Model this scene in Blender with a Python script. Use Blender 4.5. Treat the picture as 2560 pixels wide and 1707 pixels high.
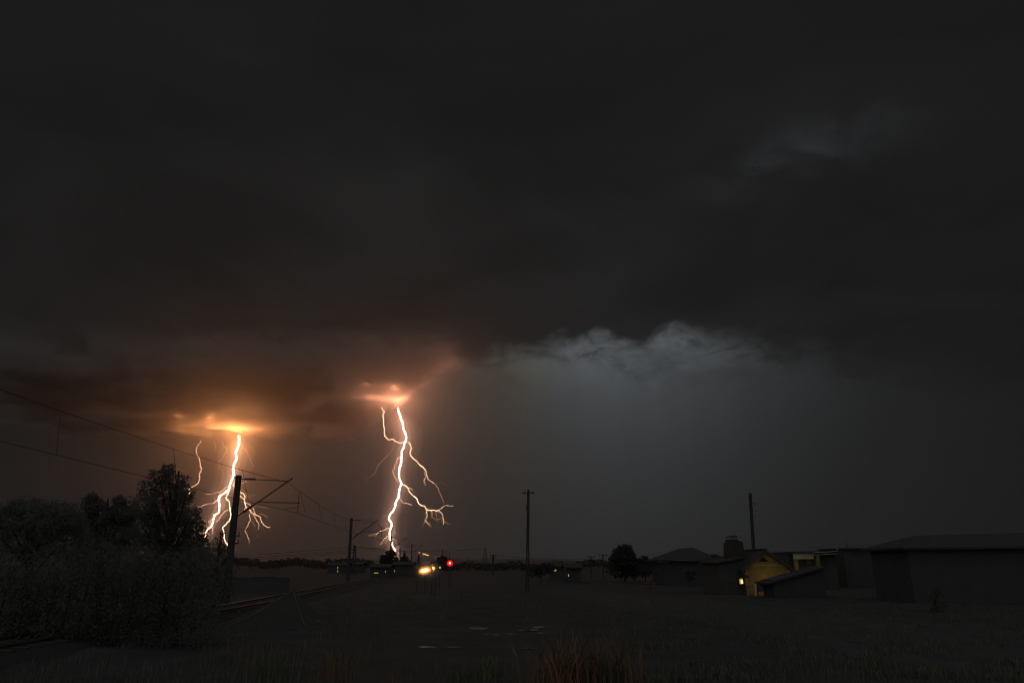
import bpy, math, random
import numpy as np
from mathutils import Vector

for o in list(bpy.data.objects):
    bpy.data.objects.remove(o)
scene = bpy.context.scene
C = scene.collection
rnd = random.Random(7)

# ------------------------------------------------------------------ camera
F = 1825.0                                  # focal length in photograph pixels (2560 wide)
PITCH = math.atan(552 / F)
EYE = 2.4
cP, sP = math.cos(PITCH), math.sin(PITCH)
cam_d = bpy.data.cameras.new('camera')
cam_d.sensor_width = 36
cam_d.lens = 36 * F / 2560
cam_d.clip_start = 0.1
cam_d.clip_end = 30000
cam = bpy.data.objects.new('camera', cam_d)
cam.location = (0, 0, EYE)
cam.rotation_euler = (math.pi / 2 + PITCH, 0, 0)
C.objects.link(cam)
scene.camera = cam

def ray(x, y):
    dx = (x - 1280) / F
    dy = (853.5 - y) / F
    return (dx, cP - dy * sP, sP + dy * cP)

def at(x, y, Y):
    a = ray(x, y)
    k = Y / a[1]
    return Vector((a[0] * k, Y, EYE + a[2] * k))

def gnd(x, y, z=0.0):
    a = ray(x, y)
    k = (z - EYE) / a[2]
    return Vector((a[0] * k, a[1] * k, z))

def azel(x, y):
    a = ray(x, y)
    n = math.sqrt(sum(v * v for v in a))
    return math.atan2(a[0], a[1]), math.asin(a[2] / n)

# ------------------------------------------------------------------ node helper
class NT:
    def __init__(s, nt):
        s.nt = nt
    def n(s, t, **kw):
        nd = s.nt.nodes.new(t)
        for k, v in kw.items():
            setattr(nd, k, v)
        return nd
    def put(s, sock, v):
        if isinstance(v, bpy.types.NodeSocket):
            s.nt.links.new(v, sock)
        elif v is not None:
            sock.default_value = v
    def m(s, op, a, b=None, c=None, clamp=False):
        nd = s.n('ShaderNodeMath', operation=op, use_clamp=clamp)
        for i, v in enumerate((a, b, c)):
            if v is not None:
                s.put(nd.inputs[i], v)
        return nd.outputs[0]
    def vm(s, op, a, b=None):
        nd = s.n('ShaderNodeVectorMath', operation=op)
        s.put(nd.inputs[0], a)
        if b is not None:
            s.put(nd.inputs[1], b)
        return nd.outputs[0]
    def comb(s, x, y, z):
        nd = s.n('ShaderNodeCombineXYZ')
        for i, v in enumerate((x, y, z)):
            s.put(nd.inputs[i], v)
        return nd.outputs[0]
    def sep(s, v):
        nd = s.n('ShaderNodeSeparateXYZ')
        s.put(nd.inputs[0], v)
        return nd.outputs
    def noise(s, vec, scale, detail=4, rough=0.5, dist=0.0):
        nd = s.n('ShaderNodeTexNoise')
        s.put(nd.inputs['Vector'], vec)
        nd.inputs['Scale'].default_value = scale
        nd.inputs['Detail'].default_value = detail
        nd.inputs['Roughness'].default_value = rough
        nd.inputs['Distortion'].default_value = dist
        return nd.outputs['Fac']
    def smooth(s, v, a, b, lo=0.0, hi=1.0):
        nd = s.n('ShaderNodeMapRange', interpolation_type='SMOOTHSTEP')
        s.put(nd.inputs[0], v)
        for i, q in zip((1, 2, 3, 4), (a, b, lo, hi)):
            s.put(nd.inputs[i], q)
        return nd.outputs[0]
    def lin(s, v, a, b, lo=0.0, hi=1.0):
        nd = s.n('ShaderNodeMapRange')
        s.put(nd.inputs[0], v)
        for i, q in zip((1, 2, 3, 4), (a, b, lo, hi)):
            s.put(nd.inputs[i], q)
        return nd.outputs[0]
    def gauss(s, v, c, w):
        t = s.m('DIVIDE', s.m('SUBTRACT', v, c), w)
        return s.m('POWER', math.e, s.m('MULTIPLY', s.m('MULTIPLY', t, t), -1.0))
    def mix(s, f, a, b):
        nd = s.n('ShaderNodeMix', data_type='RGBA')
        s.put(nd.inputs[0], f)
        s.put(nd.inputs[6], a)
        s.put(nd.inputs[7], b)
        return nd.outputs[2]
    def scale(s, col, f):
        nd = s.n('ShaderNodeVectorMath', operation='SCALE')
        s.put(nd.inputs[0], col)
        s.put(nd.inputs['Scale'], f)
        return nd.outputs[0]

# ------------------------------------------------------------------ sky
world = bpy.data.worlds.new('World')
scene.world = world
world.use_nodes = True
wt = world.node_tree
wt.nodes.clear()
W = NT(wt)
tc = W.n('ShaderNodeTexCoord')
dirv = tc.outputs['Generated']
dx_, dy_, dz_ = W.sep(dirv)
az = W.m('ARCTAN2', dx_, dy_)
el = W.m('ARCSINE', dz_)
# noise on the cloud deck as seen in perspective, and on the view direction
den = W.m('ADD', W.m('MAXIMUM', dz_, 0.0), 0.09)
deck = W.comb(W.m('DIVIDE', dx_, den), W.m('DIVIDE', dy_, den), 0.0)
n_big = W.noise(deck, 0.55, 5, 0.55, 0.4)
n_mid = W.noise(W.vm('ADD', deck, (7.3, 2.1, 0.0)), 1.7, 6, 0.55, 0.6)
n_dir = W.noise(W.vm('MULTIPLY', dirv, (1.0, 1.0, 1.9)), 9.0, 8, 0.62, 0.4)
n_dir2 = W.noise(W.vm('MULTIPLY', dirv, (1.0, 1.0, 2.2)), 4.5, 6, 0.55, 0.5)
n_fine = W.noise(W.vm('MULTIPLY', dirv, (1.0, 1.0, 1.5)), 30.0, 6, 0.6, 0.5)
# lower edge of the storm deck (elevation against azimuth)
edge_pts = [(-700, 1080), (0, 1075), (560, 1060), (780, 1025), (960, 985), (1060, 915), (1180, 892), (1270, 862), (1330, 858), (1400, 838),
            (1450, 848), (1500, 834), (1550, 850), (1600, 858), (1645, 836), (1690, 822), (1760, 836), (1880, 846), (2150, 862), (2600, 872), (3200, 875)]
fc = W.n('ShaderNodeFloatCurve')
A0, A1 = -1.0, 1.0
cu = fc.mapping.curves[0]
pts = []
for (x, y) in edge_pts:
    a, e = azel(x, y)
    pts.append(((a - A0) / (A1 - A0), e / 0.6))
pts = [(0.0, pts[0][1])] + pts + [(1.0, pts[-1][1])]
while len(cu.points) < len(pts):
    cu.points.new(0.5, 0.5)
for p, q in zip(cu.points, pts):
    p.location = q
    p.handle_type = 'AUTO'
fc.mapping.update()
W.put(fc.inputs['Value'], W.lin(az, A0, A1))
edge = W.m('MULTIPLY', fc.outputs[0], 0.6)
rag = W.m('ADD', W.m('MULTIPLY', W.m('SUBTRACT', n_fine, 0.5), 0.026), W.m('ADD', W.m('MULTIPLY', W.m('SUBTRACT', n_dir, 0.5), 0.034), W.m('MULTIPLY', W.m('SUBTRACT', n_dir2, 0.5), 0.05)))
below = W.m('SUBTRACT', W.m('ADD', edge, rag), el)           # > 0 beneath the deck
az_b, el_b = azel(1560, 870)
az_r, _ = azel(1900, 870)
az_l, _ = azel(1120, 870)
soft = W.lin(az, azel(1650, 850)[0], azel(2150, 850)[0], 0.021, 0.075)
soft = W.m('ADD', soft, W.lin(az, az_l, azel(700, 900)[0], 0.0, 0.04))
under = W.smooth(below, W.m('MULTIPLY', soft, -0.35), soft)
n_sc = W.noise(W.vm('ADD', W.vm('MULTIPLY', dirv, (1.0, 1.0, 2.3)), (4.2, 1.7, 0.3)), 15.0, 6, 0.6, 0.6)
scud = W.m('MULTIPLY', W.smooth(n_sc, 0.50, 0.64), W.smooth(below, 0.075, 0.012))
under = W.m('MULTIPLY', under, W.m('SUBTRACT', 1.0, W.m('MULTIPLY', scud, 0.48)))
# deck radiance
br = W.m('ADD', W.lin(n_big, 0.3, 0.72, 0.0084, 0.0116), W.lin(n_mid, 0.35, 0.7, -0.0013, 0.0022))
az_c, el_c = azel(1180, 640)
mid = W.m('MULTIPLY', W.gauss(az, az_c, 0.52), W.gauss(el, el_c, 0.22))
br = W.m('ADD', br, W.m('MULTIPLY', mid, W.lin(n_mid, 0.3, 0.7, 0.0003, 0.0030)))
deck_c = W.scale((1.0, 0.99, 0.985), br)
# faint gap in the deck at the upper right
ga, ge = azel(2010, 385)
ga2, ge2 = azel(2160, 350)
gap = W.m('MULTIPLY', W.gauss(az, ga, 0.115), W.gauss(W.m('ADD', el, W.m('MULTIPLY', az, -0.10)), ge - 0.10 * ga, 0.040))
gap = W.m('MULTIPLY', gap, W.smooth(n_dir, 0.33, 0.66, 0.15, 1.0))
deck_c = W.vm('ADD', deck_c, W.scale((0.85, 1.0, 1.18), W.m('MULTIPLY', gap, 0.0165)))
# rain-filled air under the deck, lit from behind: brightest near the cloud edge
t_el = W.m('MULTIPLY', W.m('MAXIMUM', W.m('SUBTRACT', el_b, el), 0.0), -1 / 0.115)
vert = W.m('POWER', math.e, t_el)
hz = W.m('ADD', W.m('MULTIPLY', W.gauss(az, azel(1520, 870)[0], 0.185), 0.72), W.m('MULTIPLY', W.gauss(az, azel(1620, 870)[0], 0.30), 0.28))
puff = W.smooth(W.m('ADD', W.m('MULTIPLY', n_dir, 0.7), W.m('MULTIPLY', n_fine, 0.3)), 0.36, 0.60, 0.45, 1.18)
puffm = W.smooth(el, el_b - 0.10, el_b + 0.005)
puffx = W.m('ADD', W.m('MULTIPLY', W.m('SUBTRACT', puff, 1.0), puffm), 1.0)
streak = W.lin(W.noise(W.comb(W.m('MULTIPLY', az, 34.0), W.m('MULTIPLY', el, 2.0), 3.0), 1.0, 3), 0.3, 0.7, 0.93, 1.06)
blue = W.m('MULTIPLY', W.m('MULTIPLY', W.m('MULTIPLY', hz, vert), puffx), W.m('MULTIPLY', streak, 0.087))
glow_floor = W.m('MULTIPLY', W.gauss(az, azel(1350, 1100)[0], 0.42), 0.0075)
under_c = W.vm('ADD', W.vm('MULTIPLY', W.mix(W.smooth(az, azel(1230, 900)[0], azel(1440, 900)[0]), (0.98, 0.98, 0.74, 1), (0.86, 0.985, 1.08, 1)), W.comb(blue, blue, blue)), W.scale((1.0, 1.0, 1.0), W.m('ADD', glow_floor, 0.0100)))
sky_c = W.mix(under, deck_c, under_c)
nish = W.n('ShaderNodeTexSky', sky_type='NISHITA')
nish.sun_disc = False
nish.sun_elevation = math.radians(-6)
nish.sun_rotation = math.radians(180)
sky_c = W.vm('ADD', sky_c, W.scale(nish.outputs[0], 0.0015))
bg = W.n('ShaderNodeBackground')
W.put(bg.inputs['Color'], sky_c)
bg.inputs['Strength'].default_value = 1.0
wo = W.n('ShaderNodeOutputWorld')
wt.links.new(bg.outputs[0], wo.inputs['Surface'])

# ------------------------------------------------------------------ dim overcast night light
sun_d = bpy.data.lights.new('sun', 'SUN')
sun_d.energy = 0.46
sun_d.angle = math.radians(172)
sun_d.color = (0.97, 0.99, 1.0)
sun = bpy.data.objects.new('sun', sun_d)
sun.rotation_euler = (math.radians(58), 0, 0)
C.objects.link(sun)

scene.render.engine = 'CYCLES'
vs = scene.view_settings
vs.view_transform = 'Standard'
vs.look = 'None'
vs.exposure = 0.0
vs.gamma = 1.0
cy = scene.cycles
cy.use_denoising = True
cy.filter_width = 1.15
cy.max_bounces = 5
cy.diffuse_bounces = 2
cy.glossy_bounces = 2
cy.transparent_max_bounces = 8
cy.volume_bounces = 1
cy.volume_step_rate = 1.0
cy.volume_max_steps = 128
cy.sample_clamp_direct = 0
cy.sample_clamp_indirect = 3

# ------------------------------------------------------------------ materials
def mat(name, c1, c2=None, scale=3.0, rough=0.9, bump=0.0, metal=0.0, stretch=(1, 1, 1)):
    m = bpy.data.materials.new(name)
    m.use_nodes = True
    t = NT(m.node_tree)
    b = m.node_tree.nodes['Principled BSDF']
    b.inputs['Roughness'].default_value = rough
    b.inputs['Metallic'].default_value = metal
    b.inputs['Specular IOR Level'].default_value = 0.15
    c2 = c2 or tuple(v * 0.6 for v in c1)
    co = t.n('ShaderNodeTexCoord').outputs['Object']
    n = t.noise(t.vm('MULTIPLY', co, stretch), scale, 6, 0.6)
    col = t.mix(t.lin(n, 0.3, 0.7), (*c2, 1), (*c1, 1))
    t.put(b.inputs['Base Color'], col)
    if bump:
        bn = t.n('ShaderNodeBump')
        bn.inputs['Strength'].default_value = bump
        bn.inputs['Distance'].default_value = 0.05
        t.put(bn.inputs['Height'], t.noise(co, scale * 6, 5, 0.6))
        t.put(b.inputs['Normal'], bn.outputs[0])
    return m

def emis(name, col, strength):
    m = bpy.data.materials.new(name)
    m.use_nodes = True
    nt = m.node_tree
    nt.nodes.clear()
    t = NT(nt)
    e = t.n('ShaderNodeEmission')
    co = t.n('ShaderNodeTexCoord').outputs['Object']
    e.inputs['Color'].default_value = (*col, 1)
    t.put(e.inputs['Strength'], t.m('MULTIPLY', t.lin(t.noise(co, 3.0, 2), 0.3, 0.7, 0.9, 1.1), strength))
    o = t.n('ShaderNodeOutputMaterial')
    nt.links.new(e.outputs[0], o.inputs['Surface'])
    return m

M = {}
M['soil'] = mat('soil', (0.058, 0.058, 0.055), (0.034, 0.036, 0.036), 0.45, 0.95, 0.6)
M['road'] = mat('road', (0.066, 0.066, 0.064), (0.048, 0.048, 0.047), 1.2, 0.95, 0.6)
M['ballast'] = mat('ballast', (0.06, 0.058, 0.056), (0.042, 0.041, 0.04), 9.0, 0.95, 1.0)
M['rail'] = mat('rail', (0.1, 0.09, 0.08), (0.06, 0.055, 0.05), 2.0, 0.4, 0, 0.6)
M['sleeper'] = mat('sleeper', (0.08, 0.075, 0.07), None, 4.0)
M['hill'] = mat('hill', (0.06, 0.062, 0.058), (0.045, 0.048, 0.045), 0.004)
M['grass'] = mat('grass', (0.15, 0.14, 0.1), (0.075, 0.08, 0.058), 0.7)
M['drygrass'] = mat('drygrass', (0.27, 0.15, 0.08), (0.12, 0.075, 0.045), 2.2)
M['herb'] = mat('herb', (0.16, 0.16, 0.08), (0.07, 0.08, 0.04), 3.0)
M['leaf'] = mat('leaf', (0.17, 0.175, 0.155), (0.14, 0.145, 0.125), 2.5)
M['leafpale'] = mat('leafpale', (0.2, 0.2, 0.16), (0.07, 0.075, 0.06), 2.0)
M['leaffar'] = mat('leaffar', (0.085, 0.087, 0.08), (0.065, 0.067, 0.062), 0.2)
for k in ('leaf', 'leafpale', 'leaffar'):
    nt_ = M[k].node_tree
    b_ = nt_.nodes['Principled BSDF']
    src = b_.inputs['Base Color'].links[0].from_socket
    df, trn, mx_ = nt_.nodes.new('ShaderNodeBsdfDiffuse'), nt_.nodes.new('ShaderNodeBsdfTranslucent'), nt_.nodes.new('ShaderNodeMixShader')
    nt_.links.new(src, df.inputs['Color'])
    nt_.links.new(src, trn.inputs['Color'])
    nt_.links.new(df.outputs[0], mx_.inputs[1])
    nt_.links.new(trn.outputs[0], mx_.inputs[2])
    nt_.links.new(mx_.outputs[0], nt_.nodes['Material Output'].inputs['Surface'])
M['bark'] = mat('bark', (0.06, 0.055, 0.05), (0.035, 0.03, 0.028), 5.0, 0.95, 0.6)
M['mast'] = mat('mast', (0.068, 0.066, 0.064), (0.052, 0.051, 0.05), 2.0, 0.9, 0.3)
M['steel'] = mat('steel', (0.085, 0.083, 0.082), (0.065, 0.064, 0.063), 4.0, 0.7)
M['insul'] = mat('insul', (0.05, 0.04, 0.035), None, 9.0, 0.5)
M['wire'] = mat('wire', (0.06, 0.058, 0.056), (0.05, 0.05, 0.05), 2.0, 0.8)
M['wood'] = mat('wood', (0.07, 0.066, 0.062), (0.05, 0.047, 0.045), 4.0, 0.95, 0.4, 0, (6, 6, 0.6))
M['concrete'] = mat('concrete', (0.066, 0.064, 0.062), (0.05, 0.049, 0.047), 1.5, 0.95, 0.3)
M['palecon'] = mat('palecon', (0.24, 0.215, 0.18), (0.08, 0.075, 0.068), 0.9, 0.9, 0.3)
M['plaster'] = mat('plaster', (0.26, 0.205, 0.095), (0.13, 0.10, 0.045), 0.9, 0.95, 0.3)
M['roof'] = mat('roof', (0.062, 0.061, 0.06), (0.05, 0.049, 0.048), 2.0, 0.9, 0.5)
M['darkwall'] = mat('darkwall', (0.082, 0.081, 0.08), (0.066, 0.065, 0.064), 1.2, 0.95, 0.3)
M['brick'] = mat('brick', (0.07, 0.06, 0.054), (0.055, 0.048, 0.044), 3.0, 0.95, 0.4)
M['tarp'] = mat('tarp', (0.17, 0.17, 0.15), (0.09, 0.09, 0.08), 1.6, 0.8, 0.3)
M['tarpdark'] = mat('tarpdark', (0.058, 0.057, 0.054), (0.042, 0.041, 0.039), 0.6, 0.85, 0.3)
M['trim'] = mat('trim', (0.38, 0.36, 0.26), (0.26, 0.24, 0.17), 1.4, 0.8)
M['pipe'] = mat('pipe', (0.45, 0.44, 0.40), (0.3, 0.29, 0.27), 3.0, 0.35, 0, 0.8)
M['gutter'] = mat('gutter', (0.14, 0.14, 0.14), (0.09, 0.09, 0.09), 2.0, 0.6)
M['black'] = mat('black', (0.06, 0.06, 0.06), (0.05, 0.05, 0.05), 3.0, 0.6)
M['hole'] = mat('hole', (0.02, 0.018, 0.016), None, 3.0, 0.9)
M['glassdark'] = mat('glassdark', (0.06, 0.058, 0.056), (0.05, 0.05, 0.05), 1.0, 0.2)

BOLT = (1.0, 0.50, 0.32)
M['bolt_core'] = emis('bolt_core', BOLT, 27.0)
M['bolt_core2'] = emis('bolt_core2', (1.0, 0.50, 0.36), 30.0)
M['bolt_mid'] = emis('bolt_mid', (1.0, 0.58, 0.36), 5.5)
M['bolt_thin'] = emis('bolt_thin', (1.0, 0.53, 0.30), 3.0)
M['bolt_faint'] = emis('bolt_faint', (1.0, 0.45, 0.22), 1.2)
M['amber_core'] = emis('amber_core', (1.0, 0.52, 0.15), 11.0)
M['amber_rim'] = emis('amber_rim', (1.0, 0.33, 0.02), 1.0)
M['amber_corona'] = emis('amber_corona', (1.0, 0.26, 0.012), 0.10)
M['win_amber'] = emis('win_amber', (1.0, 0.45, 0.07), 0.6)
M['amber_glint'] = emis('amber_glint', (1.0, 0.5, 0.12), 1.4)
M['red_core'] = emis('red_core', (1.0, 0.62, 0.32), 2.5)
M['red_rim'] = emis('red_rim', (1.0, 0.004, 0.012), 1.0)
M['win_yellow'] = emis('win_yellow', (1.0, 0.72, 0.30), 1.3)
M['win_dim'] = emis('win_dim', (1.0, 0.68, 0.24), 0.5)
M['win_green'] = emis('win_green', (0.8, 0.72, 0.10), 0.32)
M['win_white'] = emis('win_white', (1.0, 0.85, 0.6), 0.35)
for k in ('bolt_thin', 'bolt_faint', 'win_dim', 'win_green', 'win_white'):
    M[k].cycles.emission_sampling = 'NONE'

# ------------------------------------------------------------------ mesh helpers
def obj(name, verts, faces, m, parent=None, smooth=False):
    me = bpy.data.meshes.new(name)
    me.from_pydata([tuple(v) for v in verts], [], faces)
    me.update()
    if smooth:
        me.polygons.foreach_set('use_smooth', [True] * len(me.polygons))
    me.materials.append(M[m] if isinstance(m, str) else m)
    o = bpy.data.objects.new(name, me)
    C.objects.link(o)
    if parent is not None:
        o.parent = parent
        o.location = -Vector(parent.location)
    return o

def thing(name, label, cat, loc=(0, 0, 0), group=None):
    o = bpy.data.objects.new(name, None)
    o.empty_display_size = 0.2
    o.location = loc
    C.objects.link(o)
    return tag(o, label, cat, group)

def tag(o, label, cat, group=None):
    o['label'] = label
    o['category'] = cat
    if group:
        o['group'] = group
    return o

def struct(o, label=None):
    o['kind'] = 'structure'
    if label:
        o['label'] = label
    return o

class MB:
    def __init__(s):
        s.v, s.f = [], []
    def add(s, v, f):
        k = len(s.v)
        s.v += [tuple(q) for q in v]
        s.f += [tuple(i + k for i in q) for q in f]
        return s
    def box(s, x0, x1, y0, y1, z0, z1):
        v = [(x, y, z) for x in (x0, x1) for y in (y0, y1) for z in (z0, z1)]
        f = [(0, 1, 3, 2), (4, 6, 7, 5), (0, 4, 5, 1), (2, 3, 7, 6), (0, 2, 6, 4), (1, 5, 7, 3)]
        return s.add(v, f)
    def prism(s, poly, y0, y1):
        n = len(poly)
        v = [(x, y0, z) for x, z in poly] + [(x, y1, z) for x, z in poly]
        f = [tuple(range(n)), tuple(range(2 * n - 1, n - 1, -1))]
        f += [(i, i + n, (i + 1) % n + n, (i + 1) % n) for i in range(n)]
        return s.add(v, f)
    def tube(s, pts, rad, sides=6):
        pts = [Vector(p) for p in pts]
        n = len(pts)
        if not isinstance(rad, (list, tuple)):
            rad = [rad] * n
        v, f = [], []
        for i, p in enumerate(pts):
            t = (pts[min(i + 1, n - 1)] - pts[max(i - 1, 0)])
            t = t.normalized() if t.length > 1e-9 else Vector((0, 0, 1))
            ref = Vector((0, 1, 0)) if abs(t.y) < 0.9 else Vector((1, 0, 0))
            a = t.cross(ref).normalized()
            b = t.cross(a)
            for k in range(sides):
                w = 2 * math.pi * k / sides
                v.append(p + (a * math.cos(w) + b * math.sin(w)) * rad[i])
        for i in range(n - 1):
            for k in range(sides):
                k2 = (k + 1) % sides
                f.append((i * sides + k, i * sides + k2, (i + 1) * sides + k2, (i + 1) * sides + k))
        f.append(tuple(range(sides - 1, -1, -1)))
        f.append(tuple(range((n - 1) * sides, n * sides)))
        return s.add(v, f)
    def ball(s, c, rx, ry, rz, seg=14, rings=8, tilt=0.0):
        v, f = [], []
        ct, st = math.cos(tilt), math.sin(tilt)
        for i in range(rings + 1):
            p = math.pi * i / rings
            for k in range(seg):
                w = 2 * math.pi * k / seg
                x, y, z = rx * math.sin(p) * math.cos(w), ry * math.sin(p) * math.sin(w), rz * math.cos(p)
                v.append((c[0] + x * ct - z * st, c[1] + y, c[2] + x * st + z * ct))
        for i in range(rings):
            for k in range(seg):
                k2 = (k + 1) % seg
                f.append((i * seg + k, (i + 1) * seg + k, (i + 1) * seg + k2, i * seg + k2))
        return s.add(v, f)
    def build(s, name, m, parent=None, smooth=False):
        return obj(name, s.v, s.f, m, parent, smooth)

# ================================================================== SETTING
def gz(x, y):
    z = -0.03 + 0.035 * math.sin(x * 1.3 + 0.5 * y) + 0.03 * math.sin(y * 1.9 - x * 0.7) + 0.02 * math.sin(3.1 * x + 2.3 * y)
    d = math.hypot(x, y - 30)
    z = -0.03 + (z + 0.03) * max(0.0, min(1.0, (32 - d) / 12))
    wet = max(0.0, min(1.0, 4 - math.hypot((x - 0.3) / 1.3, (y - 25) / 2.2)))
    z = z + (-0.03 - z) * wet * 0.9
    if y < 11:
        t = min(1.0, max(0.0, (11 - y) / 7))
        z += 0.75 * t * t * (3 - 2 * t)
    return z

def axis(lims, near, step):
    out = list(np.arange(-near, near + 0.01, step))
    v = near
    g = step
    while v < lims:
        g *= 1.25
        v += g
        out.append(min(v, lims))
    v, g = -near, step
    while v > -lims:
        g *= 1.25
        v -= g
        out.insert(0, max(v, -lims))
    return out

xs = axis(4900, 24, 0.5)
ys = [y + 30 for y in axis(4700, 28, 0.5)]
gv, gf = [], []
for y in ys:
    for x in xs:
        gv.append((x, y, gz(x, y) if abs(x) < 400 and abs(y) < 400 else -0.03))
nx = len(xs)
for j in range(len(ys) - 1):
    for i in range(nx - 1):
        a = j * nx + i
        gf.append((a, a + 1, a + 1 + nx, a + nx))
ground = struct(obj('ground', gv, gf, 'soil', smooth=True), 'dark night-time field')

# dirt road running off to the right
rp = [(1370, 1478, 1395, 1466), (1470, 1505, 1500, 1478), (1600, 1530, 1640, 1488), (1760, 1560, 1800, 1500), (1960, 1600, 2020, 1520), (2240, 1660, 2300, 1545), (2560, 1720, 2600, 1575)]
rv, rf = [], []
NA, NC = 90, 14
for i in range(NA + 1):
    t_ = i / NA * (len(rp) - 1)
    k = min(int(t_), len(rp) - 2)
    w = [rp[k][q] + (rp[k + 1][q] - rp[k][q]) * (t_ - k) for q in range(4)]
    p, q = gnd(w[0], w[1]), gnd(w[2], w[3])
    for c_ in range(NC + 1):
        u = c_ / NC
        g_ = p.lerp(q, u)
        edge_ = min(u, 1 - u)
        g_.z = gz(g_.x, g_.y) + (0.035 - 0.02 * abs(math.sin(u * 9.4)) if 0.05 < u < 0.95 else -0.06)
        rv.append(g_)
for i in range(NA):
    for c_ in range(NC):
        a = i * (NC + 1) + c_
        rf.append((a, a + 1, a + NC + 2, a + NC + 1))
struct(obj('dirt_road', rv, rf, 'road', smooth=True), 'rutted dirt road curving off to the right')

# far hills: a low smooth ridge
hv, hf = [], []
prof = [(-400, 1404), (600, 1402), (820, 1403), (900, 1401), (1040, 1401), (1140, 1399), (1240, 1397), (1330, 1397), (1400, 1399), (1480, 1402), (1700, 1403), (2200, 1402), (3000, 1403)]
for i, (x, y) in enumerate(prof):
    p = at(x, y, 4300)
    hv += [(p.x, 4000, -0.5), (p.x, 4160, p.z * 0.6), (p.x, 4300, p.z), (p.x, 4480, -0.5)]
for i in range(len(prof) - 1):
    for k in range(3):
        a = i * 4 + k
        hf.append((a, a + 4, a + 5, a + 1))
struct(obj('hills', hv, hf, 'hill', smooth=True), 'low far ridge on the horizon')

# railway: ballast bed with rails and sleepers, following the catenary
def track_x(y):
    return -14.2 if y < 40 else -14.2 - 0.072 * (y - 40)

tys = list(range(2, 60, 3)) + list(range(60, 420, 12))
bed = MB()
v, f = [], []
for y in tys:
    cx = track_x(y)
    v += [(cx - 2.3, y, -0.05), (cx - 1.5, y, 0.16), (cx + 1.5, y, 0.16), (cx + 2.3, y, -0.05)]
for i in range(len(tys) - 1):
    for k in range(3):
        a = i * 4 + k
        f.append((a, a + 1, a + 5, a + 4))
track = struct(obj('railway_track', v, f, 'ballast'), 'single railway track on a low ballast bed')
for s in (-0.72, 0.72):
    MB().tube([(track_x(y) + s, y, 0.29) for y in tys], 0.055, 4).build('rail', 'rail', track)
slm = None
for k in range(70):
    y = 18 + 0.62 * k
    if slm is None:
        o = MB().box(-1.25, 1.25, -0.12, 0.12, 0.14, 0.225).build('sleeper', 'sleeper', track)
        slm = o.data
    else:
        o = bpy.data.objects.new('sleeper', slm)
        C.objects.link(o)
        o.parent = track
    o.location = (track_x(y), y, 0)

# ================================================================== LIGHTNING
def R2(*p): return [(300 + x / 3.92, 1040 + y / 3.92) for x, y in p]
def R3(*p): return [(400 + x / 6.534, 1040 + y / 6.534) for x, y in p]
def R4(*p): return [(820 + x / 5.808, 980 + y / 5.808) for x, y in p]
def R5(*p): return [(820 + x / 6.533, 1240 + y / 6.533) for x, y in p]

def channel(name, path, Y, w0, w1, m, parent, seed, depth=0.0):
    """a kinked glowing channel; widths in photograph pixels, path unprojected to distance Y"""
    r = random.Random(seed)
    fine = [path[0]]
    for (a, b), (c, d) in zip(path, path[1:]):
        L = math.hypot(c - a, d - b)
        n = max(1, int(L / 3.6))
        for i in range(1, n + 1):
            t = i / n
            j = 0 if i == n else min(1.9, L * 0.14)
            fine.append((a + (c - a) * t + r.uniform(-j, j), b + (d - b) * t + r.uniform(-j, j) * 0.5))
    pts, rad = [], []
    off = depth
    n = len(fine)
    for i, (x, y) in enumerate(fine):
        off += r.uniform(-4, 4)
        YY = Y + off
        p = at(x, y, YY)
        p.z = min(p.z, 589)
        pts.append(p)
        t = i / max(1, n - 1)
        rad.append((w0 + (w1 - w0) * t) * 0.43 * r.uniform(0.65, 1.35) * 0.5 / F * YY)
    return MB().tube(pts, rad, 6).build(name, m, parent, True)

def flash(name, x, y, Y, z, power, col, parent, size=25):
    d = bpy.data.lights.new(name, 'POINT')
    d.energy = power
    d.color = col
    d.shadow_soft_size = size
    o = bpy.data.objects.new(name, d)
    p = at(x, y, Y)
    o.location = (p.x, Y, z)
    C.objects.link(o)
    o.parent = parent
    o.location = Vector(o.location) - Vector(parent.location)
    return o

Y1, Y2 = 3530, 2840
b1 = thing('lightning_bolt', 'thick forked lightning bolt striking on the left beside the nearest railway mast', 'lightning', at(560, 1404, Y1))
trunk1 = R3((1287, 300), (1290, 420), (1270, 520), (1238, 605), (1250, 660), (1250, 720), (1205, 790), (1190, 860), (1200, 920), (1190, 1000), (1165, 1070), (1140, 1130), (1128, 1200))
left1 = R3((1128, 1195), (1050, 1255), (970, 1310), (955, 1380), (978, 1450)) + R2((970, 940), (925, 965), (915, 1010), (905, 1060), (888, 1085), (855, 1110), (840, 1145), (835, 1180), (825, 1220))
right1 = R3((1128, 1205), (1110, 1270), (1080, 1335), (1090, 1362), (1135, 1400)) + R2((1073, 880), (1078, 930), (1086, 980), (1075, 1015), (1045, 1055), (1005, 1090), (1018, 1140), (1018, 1190), (1030, 1225), (1058, 1268))
channel('channel', trunk1, Y1, 8.0, 7.5, 'bolt_core', b1, 1)
channel('fork', left1, Y1, 6.8, 4.4, 'bolt_core', b1, 2)
channel('fork', right1, Y1, 4.6, 3.6, 'bolt_mid', b1, 3, 20)
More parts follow.
